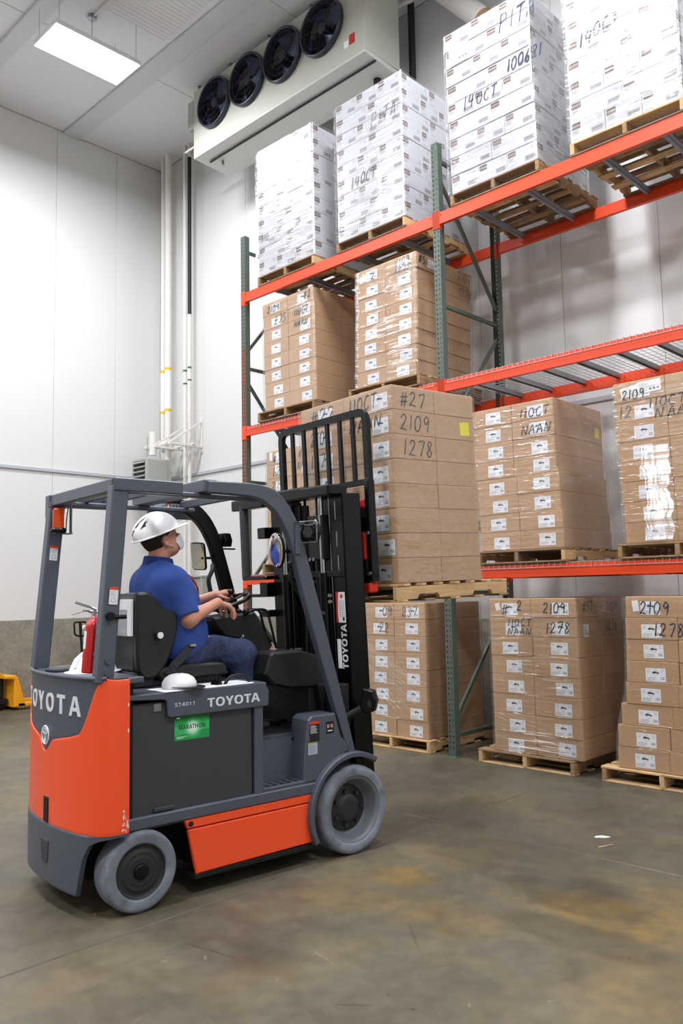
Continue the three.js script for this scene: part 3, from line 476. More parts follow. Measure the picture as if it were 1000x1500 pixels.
function pleats(wrap, W, D, y0, y1, h, seed, style) {
  const r = rng(seed * 13 + 5), G = [], out = .016, H = y1 - y0, faces = [[W, (u, v, o) => [u, v, out + o]], [D, (u, v, o) => [W + out + o, v, -u]]];
  const n = Math.round((style.n ?? 46) * 1.5);
  for (let i = 0; i < n; i++) { const f = faces[r() < .74 ? 0 : 1], len = (.06 + .4 * r() * r()) * f[0], u0 = r() * (f[0] - len), near = r() < .6, v = near ? y0 + (Math.floor(r() * H / h) + .02 + .1 * r()) * h : y0 + .02 + r() * (H - .05), s = (r() - .5) * (style.slope ?? .12); const v1 = Math.max(y0, Math.min(y1 - .01, v + s * len)); G.push(pleat(f[1], u0, v, u0 + len, v1, .006 + .013 * r(), .003 + .006 * r(), r)); }
  for (const [u0, v0, u1, v1, k] of style.fan || []) for (let i = 0; i < k; i++) { const t = i / k; G.push(pleat(faces[0][1], u0 * W + (r() - .5) * .04, y0 + H * (v0 - .12 * t), W * (u1 - .25 * t * r()), y0 + H * (v1 - .16 * t), .005 + .008 * r(), .003 + .004 * r(), r)); }
  for (const [a0, b0, a1, b1, k] of style.patch || []) for (let i = 0; i < k; i++) { const len = (a1 - a0) * W * (.25 + .6 * r()), u = a0 * W + r() * ((a1 - a0) * W - len), v = y0 + H * (b0 + (b1 - b0) * r()); G.push(pleat(faces[0][1], u, v, u + len, v + (r() - .5) * .03, .012 + .016 * r(), .003 + .006 * r(), r)); }
  if (style.flap) {                                           // slack film gathered into many small folds that all lean back
    const [a0, b0, a1, b1, lean] = style.flap, nx = 26, e = fbm(seed + 71, 8, 3), q = fbm(seed + 70, 5, 3), rows = []; let y = b0;
    while (y < b1) { const p = .012 + .02 * r(), k = lean * (.82 + .36 * r()); rows.push([y, k * p], [y + p * .94, k * p * .06]); y += p; }
    const pos = [], uv = [], idx = []; rows.forEach(([yy, z], j) => { const c = e(.3, (yy - b0) / (b1 - b0)) - .5, d = e(.7, (yy - b0) / (b1 - b0)) - .5; for (let i = 0; i <= nx; i++) { const u = a0 + c * .09 + (a1 - a0 + d * .12) * i / nx; pos.push(u, yy + .012 * (q(i / nx, .4) - .5), .016 + z - .15 * (u - a0) + .15 * (a1 - a0) + .004 * (q(i / nx * .6, yy * .7) - .5)); uv.push(u, yy); } });
    for (let j = 0; j < rows.length - 1; j++) for (let i = 0; i < nx; i++) { const k = j * (nx + 1) + i; idx.push(k, k + 1, k + nx + 1, k + 1, k + nx + 2, k + nx + 1); }
    let g = new THREE.BufferGeometry(); g.setAttribute('position', new THREE.Float32BufferAttribute(pos, 3)); g.setAttribute('uv', new THREE.Float32BufferAttribute(uv, 2)); g.setIndex(idx); g = g.toNonIndexed(); g.computeVertexNormals(); part(wrap, 'loose_film', flat(g), M.filmSlack);
  }
  part(wrap, 'film_pleat', G, M.film).userData.kind = 'stuff';
}
// stretch wrap: one thin clear sheet round the four sides, dented and ridged
function wrapRound(F, W, D, y0, y1, label, seed, shift = () => 0, gap = 0.007) {
  const L = fbm(seed, 7, 4), per = 2 * (W + D), nu = Math.round(per / 0.022), nv = Math.round((y1 - y0) / 0.0115), PL = fbm(seed + 40, 5, 3), pos = [], uv = [], idx = [];
  for (let j = 0; j <= nv; j++) for (let i = 0; i <= nu; i++) {
    const v = j / nv, y = y0 + (y1 - y0) * v; let s = (i % nu) / nu * per, x, z, nx, nz;
    if (s < W) { x = s; z = 0; nx = 0; nz = 1; } else if (s < W + D) { x = W; z = -(s - W); nx = 1; nz = 0; } else if (s < 2 * W + D) { x = W - (s - W - D); z = -D; nx = 0; nz = -1; } else { x = 0; z = -D + (s - 2 * W - D); nx = -1; nz = 0; }
    const e = Math.min(Math.abs(s), Math.abs(s - W), Math.abs(s - W - D), Math.abs(s - 2 * W - D), Math.abs(s - per)), cr = Math.max(0, 1 - e / 0.03);
    const k = gap + 0.006 * L(s / per * 2, v + s / per * 0.35) + 0.005 * (PL(s / per * 0.7 + v * 0.4, v * 5 + s / per * 0.5) - 0.5) + 0.003 * cr;
    const dx = shift(v); pos.push(x + nx * k + dx + (cr > 0 ? Math.sign(x - W / 2) * gap * cr : 0), y, z + nz * k + (cr > 0 ? Math.sign(z + D / 2) * gap * cr : 0)); uv.push(s, y);
  }
  for (let j = 0; j < nv; j++) for (let i = 0; i < nu; i++) { const a = j * (nu + 1) + i, b = a + 1, c = a + nu + 1, d = c + 1; idx.push(a, b, c, b, d, c); }
  const g = new THREE.BufferGeometry(); g.setAttribute('position', new THREE.Float32BufferAttribute(pos, 3)); g.setAttribute('uv', new THREE.Float32BufferAttribute(uv, 2)); g.setIndex(idx); g.computeVertexNormals();
  const t = mesh('stretch_wrap', flat(g), M.film); tag(t, label, 'stretch wrap'); place(t, F, 0, 0, 0); return t;
}

// the truck's own frame: x to its right, y up, s forward (= -z); origin under the middle of the front axle
const FORK_RY = -6.8 * D2R, FORK = frameAt(3.863, 0, 2.708, FORK_RY);
const TILT = 1.6 * D2R, MAST_TILT = 2.5 * D2R;                                        // mast tilted back
const LOAD = FORK.clone().multiply(frameAt(-0.545, 1.537, -0.47, 0, TILT));
const LH = 0.171, onMid = LEVEL.mid + 0.0125, onLow = LEVEL.low + 0.0125;
const woods = { light: [M.woodLight, M.woodLight, M.woodMid], mid: [M.woodMid, M.woodLight, M.woodMid, M.woodDark], dark: [M.woodDark, M.woodMid, M.woodDark] };
const lift = (F, y) => F.clone().multiply(new THREE.Matrix4().makeTranslation(0, y, 0));
function stackOn({ x, y, z, W, D, pw, pd, px, wood, plabel, seed, wrap, wrapShift, pleat, F0, dz = 0.03, ...o }) {
  const G = F0 || frameAt(x, y, z), pf = G.clone().multiply(new THREE.Matrix4().makeTranslation(px - (F0 ? 0 : x), 0, dz));
  pallet(pf, pw, pd, wood, plabel, seed);
  const F = lift(G, PALLET_H);
  brownStack({ F, W, D, seed, h: LH, ...o });
  if (wrap) { const h = o.h || LH; pleats(wrapRound(F, W, D, 0.004, h * 8 - 0.01, wrap, seed + 9, wrapShift || o.shift && ((v) => { const L = (1 - v) * 8 - .5, a = Math.max(0, Math.min(7, Math.floor(L))), b = Math.min(7, a + 1), f = Math.max(0, Math.min(1, L - a)); return o.shift(a) * (1 - f) + o.shift(b) * f; })), W, D, 0, h * 8 - .02, h, seed, pleat || {}); }
}
// on the forks
stackOn({ F0: LOAD, W: 1.05, D: 0.83, pw: 1.05, pd: 1.14, px: 0.525, wood: woods.light, plabel: 'pale wooden pallet carried on the forks under a wrapped carton stack', seed: 11, name: 'the stack raised on the forks', lx: (c) => (c ? 0.12 : 0.03), wrap: 'clear stretch wrap round the carton stack raised on the forks',
  writing: [['000', '#22', -.13, -.06, .11, { adv: .1 }], ['010', '110CT', -.2, -.05, .1, { adv: .075 }], ['110', 'NAAN', -.2, -.02, .085, { adv: .09 }], ['100', '2109', -.15, -.05, .1], ['200', '1278', -.15, -.05, .1],
    ['010', '#27', .13, -.055, .1, { side: 1, adv: .085 }], ['110', '2109', .145, -.055, .11, { side: 1, adv: .085 }], ['210', '1278', .12, -.06, .11, { side: 1, adv: .085 }]],
  notes: [['111', -.1, 0.0, .1, .1, M.yellowNote, 0.06, 1]] });
// middle level, left bay
stackOn({ x: .335, y: onMid, z: -.005, W: .91, D: .92, pw: 1.02, pd: 1.12, px: .765, wood: woods.dark, plabel: 'weathered grey pallet under the left carton stack on the middle shelf', seed: 21, name: 'the left stack on the middle shelf', shift: (L) => L * 0.003 + (L > 0 ? 0.012 : 0), pleat: { n: 24, patch: [[.5, .83, 1, .9, 12], [.86, .1, 1, .9, 14]] }, wrap: 'clear stretch wrap round the left carton stack on the middle shelf',
  writing: [['000', '2109', -.14, -.05, .085, { adv: .065 }], ['010', '#2', .07, -.03, .09], ['100', '275', -.02, -.055, .11, { adv: .075, m: M.inkFaint }], ['110', '110CT', -.12, -.03, .09, { adv: .06 }], ['210', 'NAAN', -.12, .0, .07, { adv: .06 }]], notes: [['111', -.2, .02, .1, .1, M.yellowNote, .05, 1]] });
stackOn({ x: 1.935, y: onMid, z: -.005, W: .85, D: .98, pw: 1.02, pd: 1.12, px: 2.33, wood: woods.mid, plabel: 'mid brown pallet under the carton stack beside the green post on the middle shelf', seed: 22, h: .165, name: 'the stack behind the green post, middle shelf', shift: (L) => [0.02, 0.01, 0.015, 0.01, 0.005, 0, -0.005, -0.012][L], pleat: { n: 60, patch: [[.5, .02, 1, .3, 26], [.45, .7, 1, .95, 22], [.2, .35, 1, .62, 16]] }, wrap: 'shiny stretch wrap round the carton stack behind the green post, middle shelf',
  writing: [['000', '2', .0, -.06, .09], ['010', '2109', -.08, -.02, .085, { adv: .06 }], ['010', '1278', -.08, -.085, .06, { adv: .065, m: M.inkFaint }], ['010', '#51', .2, -.03, .09, { side: 1 }], ['011', '2107', .0, -.04, .1, { side: 1, m: M.inkFaint }], ['111', '1278', -.02, -.05, .1, { side: 1, m: M.inkFaint }]],
  notes: [['000', -.12, -.02, .1, .075, M.paper, .2], ['010', -.02, .0, .15, .09, slipMat, 0, 1]] });
// lowest level
stackOn({ x: .385, y: onLow, z: -.005, W: .9, D: .9, pw: 1.02, pd: 1.12, px: .83, wood: woods.mid, plabel: 'brown pallet on the lowest shelf seen behind the forklift mast', seed: 31, name: 'the stack behind the mast, lowest shelf', wrap: 'clear stretch wrap round the carton stack behind the mast, lowest shelf',
  writing: [['000', '#', -.1, -.06, .09], ['100', '12', -.12, -.06, .11, { adv: .1 }], ['200', '21', -.14, -.05, .1, { adv: .1 }], ['010', '#21', -.1, -.05, .09], ['110', 'NAAN', -.12, -.02, .09]], notes: [['000', -.14, .02, .05, .1, M.paper, .05], ['000', .0, .02, .12, .09, M.paper, .35], ['100', -.02, .03, .1, .08, M.paper, -.2]] });
stackOn({ x: 3.45, y: onLow, z: -.005, W: .875, D: .92, pw: 1.0, pd: 1.12, px: 3.9, wood: woods.mid, plabel: 'brown pallet on the lowest shelf right of the raised load', seed: 32, h: .17, name: 'the lowest shelf stack beside the raised load', shift: (L) => [0, 0.002, 0.004, 0.006, 0.03, 0.034, 0.045, 0.052][L], wrap: 'clear stretch wrap round the lowest shelf stack beside the raised load',
  writing: [['010', '110CT', -.13, -.06, .08, { adv: .075, w: .012 }], ['110', 'NAAN', -.12, -.05, .08, { adv: .08, w: .012 }]], notes: [['111', -.12, .02, .09, .1, M.yellowNote, .03, 1]] });
stackOn({ x: 4.9, y: onLow, z: -.005, W: .885, D: .92, pw: 1.0, pd: 1.12, px: 5.38, wood: woods.mid, plabel: 'pallet with a pale lower board, rightmost on the lowest shelf', seed: 33, h: .17, name: 'the rightmost lowest shelf stack', shift: (L) => L * 0.006, pleat: { n: 50, flap: [.25, .02, .45, .76, .37], patch: [[.3, .05, .6, .62, 30], [.3, .75, 1, .95, 10]] }, wrap: 'glaring stretch wrap round the rightmost lowest shelf stack',
  writing: [['000', '2109', -.15, -.07, .08], ['010', '#', -.06, -.05, .11], ['100', '12', -.19, -.05, .1, { adv: .08, m: M.inkFaint }], ['100', '110', .07, .005, .075, { adv: .075, w: .012 }], ['110', 'CT', -.21, .005, .075, { adv: .08, w: .012 }], ['100', 'N', .12, -.085, .075, { adv: .09, w: .012 }], ['110', 'AAN', -.215, -.085, .075, { adv: .08, w: .012 }]],
  notes: [['000', .09, .015, .2, .1, slipMat, .03], ['000', -.08, .0, .15, .085, slipMat, .12]] });
// on the floor
stackOn({ x: 1.965, y: 0, z: -.01, W: .82, D: .96, pw: 1.02, pd: 1.14, px: 2.32, wood: woods.light, plabel: 'pale floor pallet left of the green post', seed: 41, h: .1695, name: 'the floor stack left of the green post', shift: (L) => L * 0.001, pleat: { n: 40, fan: [[0, .72, 1, .38, 12], [.05, .55, .75, .3, 8]] }, wrap: 'clear stretch wrap round the floor stack left of the green post',
  writing: [['000', '09', .05, -.05, .1, { m: M.inkFaint }], ['010', '237', -.1, -.05, .1, { m: M.inkFaint }], ['100', '22', .0, -.05, .1, { m: M.inkFaint }]] });
stackOn({ x: 3.565, y: 0, z: -.01, W: .89, D: .88, pw: .99, pd: 1.14, px: 3.9, wood: woods.light, plabel: 'pale floor pallet right of the green post, its near edge clear of shadow', seed: 42, h: .1745, name: 'the floor stack right of the green post', shift: (L) => L * 0.0015, pleat: { n: 60, fan: [[.05, .27, 1, .14, 6]], patch: [[.0, .02, 1, .14, 8]] }, wrap: 'clear stretch wrap round the floor stack right of the green post',
  writing: [['000', '#', -.09, -.075, .11], ['000', '2', .07, -.03, .09], ['010', '2109', -.1, -.05, .09], ['100', '110CT', -.03, .01, .062, { adv: .062, w: .009 }], ['100', 'NAAN', -.03, -.075, .062, { adv: .064, w: .009 }], ['110', '1278', -.08, -.05, .095, { adv: .07 }], ['010', '#57', .1, -.04, .09, { side: 1 }], ['011', '2109', .1, -.05, .09, { side: 1 }], ['111', '1278', .12, -.05, .09, { side: 1 }]],
  notes: [['000', -.13, .01, .05, .07, M.paper, .25], ['110', .05, -.03, .1, .11, slipMat, 0, 1]] });
stackOn({ x: 4.905, y: 0, z: -.01, W: .87, D: .9, pw: 1.02, pd: 1.14, px: 5.15, wood: woods.light, plabel: 'pale floor pallet at the right edge of the photo', seed: 43, h: .1755, name: 'the rightmost floor stack', shift: (L) => [0, -.005, -.01, -.015, -.03, -.08, -.115, -.125][L], pleat: { n: 20 }, wrap: 'loose stretch wrap round the top of the rightmost floor stack',
  writing: [['000', '2109', -.1, -.06, .1, { m: M.inkBlue }], ['100', '1278', .02, -.06, .1, { m: M.inkBlue }]], notes: [['000', -.13, .01, .055, .09, M.paper, .12]] });

// white cartons on the top level: layers three abreast and two abreast by turns
const whiteTex = canvasTex(512, 384, (g, w, h) => {
  g.fillStyle = '#c8c9cf'; g.fillRect(0, 0, w, h);
  for (const [y0, fw] of [[0, 512], [192, 348]]) {
    const r = rng(31 + y0), lw = fw > 400 ? 100 : 88; g.fillStyle = '#4f3d37'; g.fillRect(16, y0 + 12, lw, 58); g.fillStyle = '#b5a49c'; for (let x = 24; x < lw + 4; x += 11) g.fillRect(x, y0 + 28, 7, 24); g.fillStyle = '#7d6b64'; g.fillRect(22, y0 + 58, lw - 14, 4);
    g.fillStyle = '#8f8b8b'; for (let i = 0; i < 4; i++) g.fillRect(20, y0 + 80 + i * 10, 40 + r() * 34, 5);
    g.fillStyle = '#a3a4a9'; for (let i = 0; i < 4; i++) g.fillRect(fw - 70, y0 + 18 + i * 12, 28 + r() * 24, 6); for (let i = 0; i < 2; i++) g.fillRect(20, y0 + 158 + i * 10, 80, 5);
    g.fillStyle = '#a6a7ac'; g.fillRect(fw - 138, y0 + 112, 118, 54); g.fillStyle = '#6f7176'; for (let x = fw - 130; x < fw - 28; x += 5) g.fillRect(x, y0 + 120, r() < 0.5 ? 2 : 3, 38);
    g.strokeStyle = '#b9babf'; g.strokeRect(fw - 142, y0 + 108, 126, 62);
  }
});
const whiteMat = std({ map: whiteTex, roughness: 0.5 });
const whiteGeo = new Map();
function whiteCarton(w, h, d) {
  const k = `${w.toFixed(3)},${d.toFixed(3)}`; if (whiteGeo.has(k)) return whiteGeo.get(k);
  const g = cbox(w - 0.003, h - 0.0015, d - 0.003, 0, 0, 0, 0.003), p = g.attributes.position, n = g.attributes.normal, uv = g.attributes.uv;
  for (let i = 0; i < p.count; i++) {
    const face = Math.abs(n.getZ(i)) > 0.9 ? 1 : Math.abs(n.getX(i)) > 0.9 ? 2 : 0; if (!face) { uv.setXY(i, 0.5, 0.985); continue; }
    const wide = (face === 1 ? w : d) > 0.42, a = face === 1 ? p.getX(i) / w * Math.sign(n.getZ(i)) + 0.5 : -p.getZ(i) / d * Math.sign(n.getX(i)) + 0.5, b = p.getY(i) / h + 0.5;
    uv.setXY(i, a * (wide ? 1 : 348 / 512), (wide ? 0.5 : 0) + b * 0.5);
  }
  whiteGeo.set(k, g); return g;
}
function whiteStack({ x, y, z, W, D, n, h, name, seed, wrap, plabel, pw, pd, px, writing = [], notes = [] }) {
  const G = frameAt(x, y, z); pallet(G.clone().multiply(new THREE.Matrix4().makeTranslation(px - x, 0, 0.025)), pw, pd, woods.mid, plabel, seed);
  const F = lift(G, PALLET_H), r = rng(seed), map = {};
  for (let L = 0; L < n; L++) {
    const A = L % 2 === 0, nc = A ? 3 : 2, nd = A ? 2 : 3, w = W / nc, d = D / nd, sh = (r() - 0.5) * 0.012 + 0.004 * (L - n / 2) * (seed % 2 ? 1 : 0.4);
    const cells = []; for (let c = 0; c < nc; c++) cells.push([c, 0]); for (let q = 1; q < nd; q++) cells.push([nc - 1, q]);
    for (const [c, q] of cells) {
      const col = q ? (nd === 2 ? 'rear right' : q === 1 ? 'mid right side' : 'rear right') : (nc === 3 ? ['front left', 'front middle', 'front right'] : ['front left', 'front right'])[c];
      const t = mesh('white_carton', whiteCarton(w, h, d), whiteMat);
      tag(t, `white carton, ${ORD[L]} layer${L ? ' down' : ''}, ${col}, of ${name}`, 'carton', `white cartons of ${name}`);
      place(t, F, (c + 0.5) * w + sh, (n - 1 - L + 0.5) * h, -(q + 0.5) * d + (r() - 0.5) * 0.006, (r() - 0.5) * 0.005); map[`${L}${c}`] = map[`${L}${c}`] || t;
    }
  }
  let k = 0;
  for (const [key, text, tx, ty, hgt, o = {}] of writing) { const c = map[key], d = D / (key[0] % 2 === 0 ? 2 : 3); if (!c) continue; const p = part(c, 'marker_writing', handText(text, hgt, o.adv || hgt * 0.72, o.w || 0.012, 0.15, seed * 7 + k++), o.m || M.inkBlue); p.position.set(tx, ty, d / 2 + 0.004); }
  for (const [key, tx, ty, ww, hh] of notes) { const c = map[key], d = D / (key[0] % 2 === 0 ? 2 : 3); const p = part(c, 'packing_slip', flat(new THREE.PlaneGeometry(ww, hh)), slipMat); p.position.set(tx, ty, d / 2 + 0.005); }
  pleats(wrapRound(F, W, D, 0.004, n * h - 0.005, wrap, seed + 3, () => 0, 0.012), W, D, .01, n * h - .02, h, seed, { n: 60, slope: .25, fan: [[0, .3, 1, .42, 5]], patch: [[.0, .05, .9, .3, 14], [.3, .5, .7, .8, 8]] });
}
const onTop = LEVEL.top + 0.0005;
whiteStack({ x: .255, y: onTop, z: -.01, W: 1.02, D: 1.02, n: 9, h: .184, pw: 1.03, pd: 1.16, px: .78, seed: 51, name: 'the leftmost top stack', wrap: 'glaring stretch wrap round the leftmost white stack, top level', plabel: 'pallet under the leftmost white carton stack on the top beams', writing: [['60', '110', -.1, -.02, .09, { m: M.inkFaint }]] });
whiteStack({ x: 1.675, y: onTop, z: -.01, W: .985, D: 1.0, n: 9, h: .184, pw: 1.03, pd: 1.16, px: 2.18, seed: 52, name: 'the second top stack', wrap: 'stretch wrap round the second white stack from the left, top level', plabel: 'pallet under the second white carton stack on the top beams', writing: [['21', 'PITA', .05, -.02, .16, { adv: .11, w: .008, m: M.ink }], ['50', '14', -.03, -.08, .13, { m: M.ink }], ['50', 'OCT', .12, -.06, .12, { adv: .08, m: M.ink }]] });
whiteStack({ x: 3.275, y: onTop, z: -.01, W: .985, D: 1.0, n: 9, h: .1925, pw: 1.02, pd: 1.16, px: 3.79, seed: 53, name: 'the third top stack', wrap: 'stretch wrap round the third white stack from the left, top level', plabel: 'pallet under the third white carton stack on the top beams', writing: [['11', 'PITA', -.1, -.01, .17, { adv: .12 }], ['31', '100621', -.02, -.06, .12, { adv: .075, w: .018 }], ['40', '14', .03, -.04, .13], ['41', 'OCT', -.14, -.04, .11, { adv: .085 }]], notes: [['10', -.08, .01, .24, .19]] });
whiteStack({ x: 4.615, y: onTop, z: -.01, W: 1.0, D: 1.0, n: 9, h: .1925, pw: 1.03, pd: 1.16, px: 5.13, seed: 54, name: 'the rightmost top stack', wrap: 'stretch wrap round the rightmost white stack, top level', plabel: 'pallet under the rightmost white carton stack on the top beams', writing: [['31', '100621', .0, -.02, .14, { adv: .09, w: .018 }], ['40', '14', -.05, .0, .13], ['40', 'OCT', .09, .04, .12, { adv: .085 }]] });
// cross bars that carry the top pallets
for (const [i, x] of [.42, .98, 1.86, 2.46, 3.45, 4.05, 4.85, 5.4].entries()) { const bay = x < 3 ? 'left' : 'right', nth = ['leftmost', 'second', 'third', 'fourth'][i % 4]; const t = thing('pallet_support', `${nth} grey cross bar under the top pallets in the ${bay} bay`, 'cross bar', undefined, x, LEVEL.top, 0); part(t, 'bar', [bar(-0.03, 0.03, -0.034, -0.002, -RACK_D + 0.05, -0.05), bar(-0.012, 0.012, -0.06, -0.034, -RACK_D + 0.05, -0.05)], M.zinc); for (const z of [-0.045, -RACK_D + 0.04]) part(t, 'end_tab', bar(-0.025, 0.025, -0.028, 0.0, z - 0.012, z + 0.012, 0.001), M.zinc); }

// ───────────────────────── the forklift ─────────────────────────
const boldFont = await new FontLoader().loadAsync('fonts/droid/droid_sans_bold.typeface.json');
const monoFont = await new FontLoader().loadAsync('fonts/droid/droid_sans_mono_regular.typeface.json');
function text3(font, str, w, h, depth = 0.002) {              // raised lettering, centred, w wide and h high
  const g = new TextGeometry(str, { font, size: 1, depth: 0.1, curveSegments: 5, bevelEnabled: false }); g.computeBoundingBox(); const b = g.boundingBox;
  g.translate(-(b.min.x + b.max.x) / 2, -(b.min.y + b.max.y) / 2, -b.min.z); g.scale(w / (b.max.x - b.min.x), h / (b.max.y - b.min.y), depth / 0.1); return flat(g);
}
const onRight = (g, x, y, s) => g.rotateY(Math.PI / 2).translate(x, y, -s);       // from the plane z = 0 to the truck's right flank
const onRear = (g, x, y, s) => g.translate(x, y, -s);
const bs = (x0, x1, y0, y1, s0, s1, c) => bar(x0, x1, y0, y1, -s1, -s0, c);       // box with s for the long direction
const P3 = (x, y, s) => V(x, y, -s);
const T = thing('forklift', 'orange and slate electric forklift with raised mast, driver cage and grey tyres', 'forklift');
T.applyMatrix4(FORK);

// counterweight: outline of the tail seen from above, right corner to left corner
{
  const tail = []; for (const [x, s] of [[.535, -1.485], [.535, -1.53], [.533, -1.56], [.526, -1.585], [.512, -1.603]]) tail.push([x, s]);
  for (let i = 0; i <= 44; i++) { const x = 0.495 - 0.99 * i / 44; tail.push([x, -(1.57 + 0.16 * Math.sqrt(1 - (x / .535) ** 2))]); }
  for (const [x, s] of [[-.512, -1.603], [-.526, -1.585], [-.533, -1.56], [-.535, -1.53], [-.535, -1.485]]) tail.push([x, s]);
  const lerpTab = (tab, a) => { for (let i = 1; i < tab.length; i++) if (a <= tab[i][0]) { const [x0, y0] = tab[i - 1], [x1, y1] = tab[i], t = (a - x0) / (x1 - x0); return y0 + (y1 - y0) * t; } return tab[tab.length - 1][1]; };
  const seam = (x) => lerpTab([[0, .79], [.03, .798], [.085, .85], [.11, .862], [.3, .895], [.36, .912], [.39, .94], [.42, 1.0], [.45, 1.08], [.475, 1.15], [.495, 1.185], [.512, 1.198], [.535, 1.19]], Math.abs(x));
  const skirt = (x) => lerpTab([[0, .115], [.36, .11], [.372, .13], [.385, .22], [.41, .31], [.45, .37], [.5, .395], [.535, .405]], Math.abs(x));
  const wall = (yb, yt, out, n) => {                            // a strip of the tail between two heights, pushed out by `out`, with returns top and bottom
    const N = tail.length, pos = [], idx = [], uv = [];
    const nrm = tail.map((p, i) => { const a = tail[Math.max(0, i - 1)], b = tail[Math.min(N - 1, i + 1)], tx = b[0] - a[0], ts = b[1] - a[1], l = Math.hypot(tx, ts); return [-ts / l, tx / l]; });
    const rows = [[0, -0.03], [0, -0.004], [0, 0]]; for (let k = 1; k < n; k++) rows.push([k / n, 0]); rows.push([1, 0], [1, -0.004], [1, -0.03]);
    rows.forEach(([v, inn], j) => tail.forEach(([x, s], i) => { const [nx, ns] = nrm[i]; let y = yb(x) + (yt(x) - yb(x)) * v; if (inn === 0 && v === 0) y += 0.004; if (inn === 0 && v === 1) y -= 0.004; const o = out + inn; pos.push(x + nx * o, y, -(s + ns * o)); uv.push(x, y); }));
    for (let j = 0; j < rows.length - 1; j++) for (let i = 0; i < N - 1; i++) { const a = j * N + i, b = a + 1, c = a + N, d = c + 1; idx.push(a, c, b, b, c, d); }
    const g = new THREE.BufferGeometry(); g.setAttribute('position', new THREE.Float32BufferAttribute(pos, 3)); g.setAttribute('uv', new THREE.Float32BufferAttribute(uv, 2)); g.setIndex(idx); g.computeVertexNormals(); return flat(g);
  };
  part(T, 'counterweight', wall((x) => 0.415, seam, 0, 24), M.orange);
  part(T, 'rear_hood', wall((x) => seam(x) - 0.002, (x) => Math.max(1.195, seam(x) + 0.004), -0.006, 16), M.slate);
  part(T, 'rear_skirt', wall(skirt, (x) => 0.417, 0.004, 18), M.slate);
  const deck = tail.map(([x, s]) => [x * 0.985, s + 0.006]); deck.push([-.52, -1.40], [.52, -1.40]);
  part(T, 'rear_deck', boxUV(extrude(deck.map(([x, s]) => [x, s]), 0.03, 0.004).rotateX(-Math.PI / 2).translate(0, 1.165, 0)), M.slate);
  const core = tail.map(([x, s]) => [x * 0.93, s + 0.035]); core.push([-.49, -1.485], [.49, -1.485]);
  part(T, 'tail_core', boxUV(extrude(core.map(([x, s]) => [x, s]), 0.72, 0).rotateX(-Math.PI / 2).translate(0, 0.42, 0)), M.chassis);
  part(T, 'tail_core', boxUV(extrude(core.filter(([x]) => Math.abs(x) < .35).map(([x, s]) => [x, s]), 0.3, 0).rotateX(-Math.PI / 2).translate(0, 0.13, 0)), M.chassis);
  part(T, 'rear_lip', sweepRing(tail.filter((p, i) => i > 3 && i < tail.length - 4).map(([x, s]) => P3(x * 0.995, 1.198, s + 0.004)), (k) => { const a = k / 8 * Math.PI * 2; return [Math.cos(a) * 0.012, Math.sin(a) * 0.012]; }, 8, true), M.slate);
  const surf = (x) => { const s = -(1.57 + 0.16 * Math.sqrt(Math.max(0, 1 - (x / .535) ** 2))), e = 1e-3, s2 = -(1.57 + 0.16 * Math.sqrt(Math.max(0, 1 - ((x + e) / .535) ** 2))); return [s, Math.atan((s2 - s) / e)]; };
  const onTail = (g, x, y, out = 0) => { const [s, a] = surf(x); return g.rotateY(a).translate(x, y, -s + out); };
  'TOYOTA'.split('').forEach((ch, i) => { const x = -0.352 + i * 0.1355; part(T, 'letter', onTail(text3(boldFont, ch, [.088, .105, .1, .105, .088, .102][i], 0.1, 0.004), x, 1.052, -0.006), M.letter); });
  const ring = (rx, ry, r, x, y) => flat(new THREE.TorusGeometry(1, r / rx, 6, 40).scale(rx, ry, rx)).translate(x, y, 0);
  part(T, 'emblem', [ring(.05, .048, .005, 0, 0), ring(.036, .014, .004, 0, .02), ring(.014, .04, .004, 0, .002)].map((g) => onTail(g, 0.0, 0.872, -0.002)), M.letter);
  part(T, 'tow_slot', onTail(cbox(.06, .13, .012, 0, 0, 0, .003), .035, .487, .0), M.chassis);
  part(T, 'tow_pocket', onTail(boxUV(extrude([[-.055, .055], [.055, .055], [.045, -.05], [.02, -.065], [-.03, -.06]], .012, .002)), .03, .275, -.004), M.slateDark);
  const chips = []; const r = rng(5); const blob = (cs, cy, w, h) => { const P = []; for (let k = 0; k < 7; k++) { const a = -k / 7 * Math.PI * 2, q = .55 + .6 * r(); P.push([cs + Math.cos(a) * w * q, cy + Math.sin(a) * h * q]); } return P; };
  for (let i = 0; i < 15; i++) chips.push(xz(blob(-1.522 + r() * .032, .43 + r() * r() * .16, .002 + .004 * r(), .003 + .009 * r()), .5345, .5356, 0));
  for (const [cs, cy, w, h] of [[-1.492, .93, .005, .014], [-1.492, 1.06, .004, .012], [-1.515, .50, .006, .013], [-1.495, .47, .004, .018]]) chips.push(xz(blob(cs, cy, w, h), .5345, .5357, 0));
  for (let i = 0; i < 12; i++) { const x = .05 + .3 * i / 12 + r() * .02, y = .112 + r() * .035; chips.push(onTail(bar(-.006 - r() * .012, .006 + r() * .01, 0, .006 + r() * .02, 0, .0014, .0004), x, y, -.003)); }
  part(T, 'paint_chip', chips, M.letter).userData.kind = 'stuff';
}
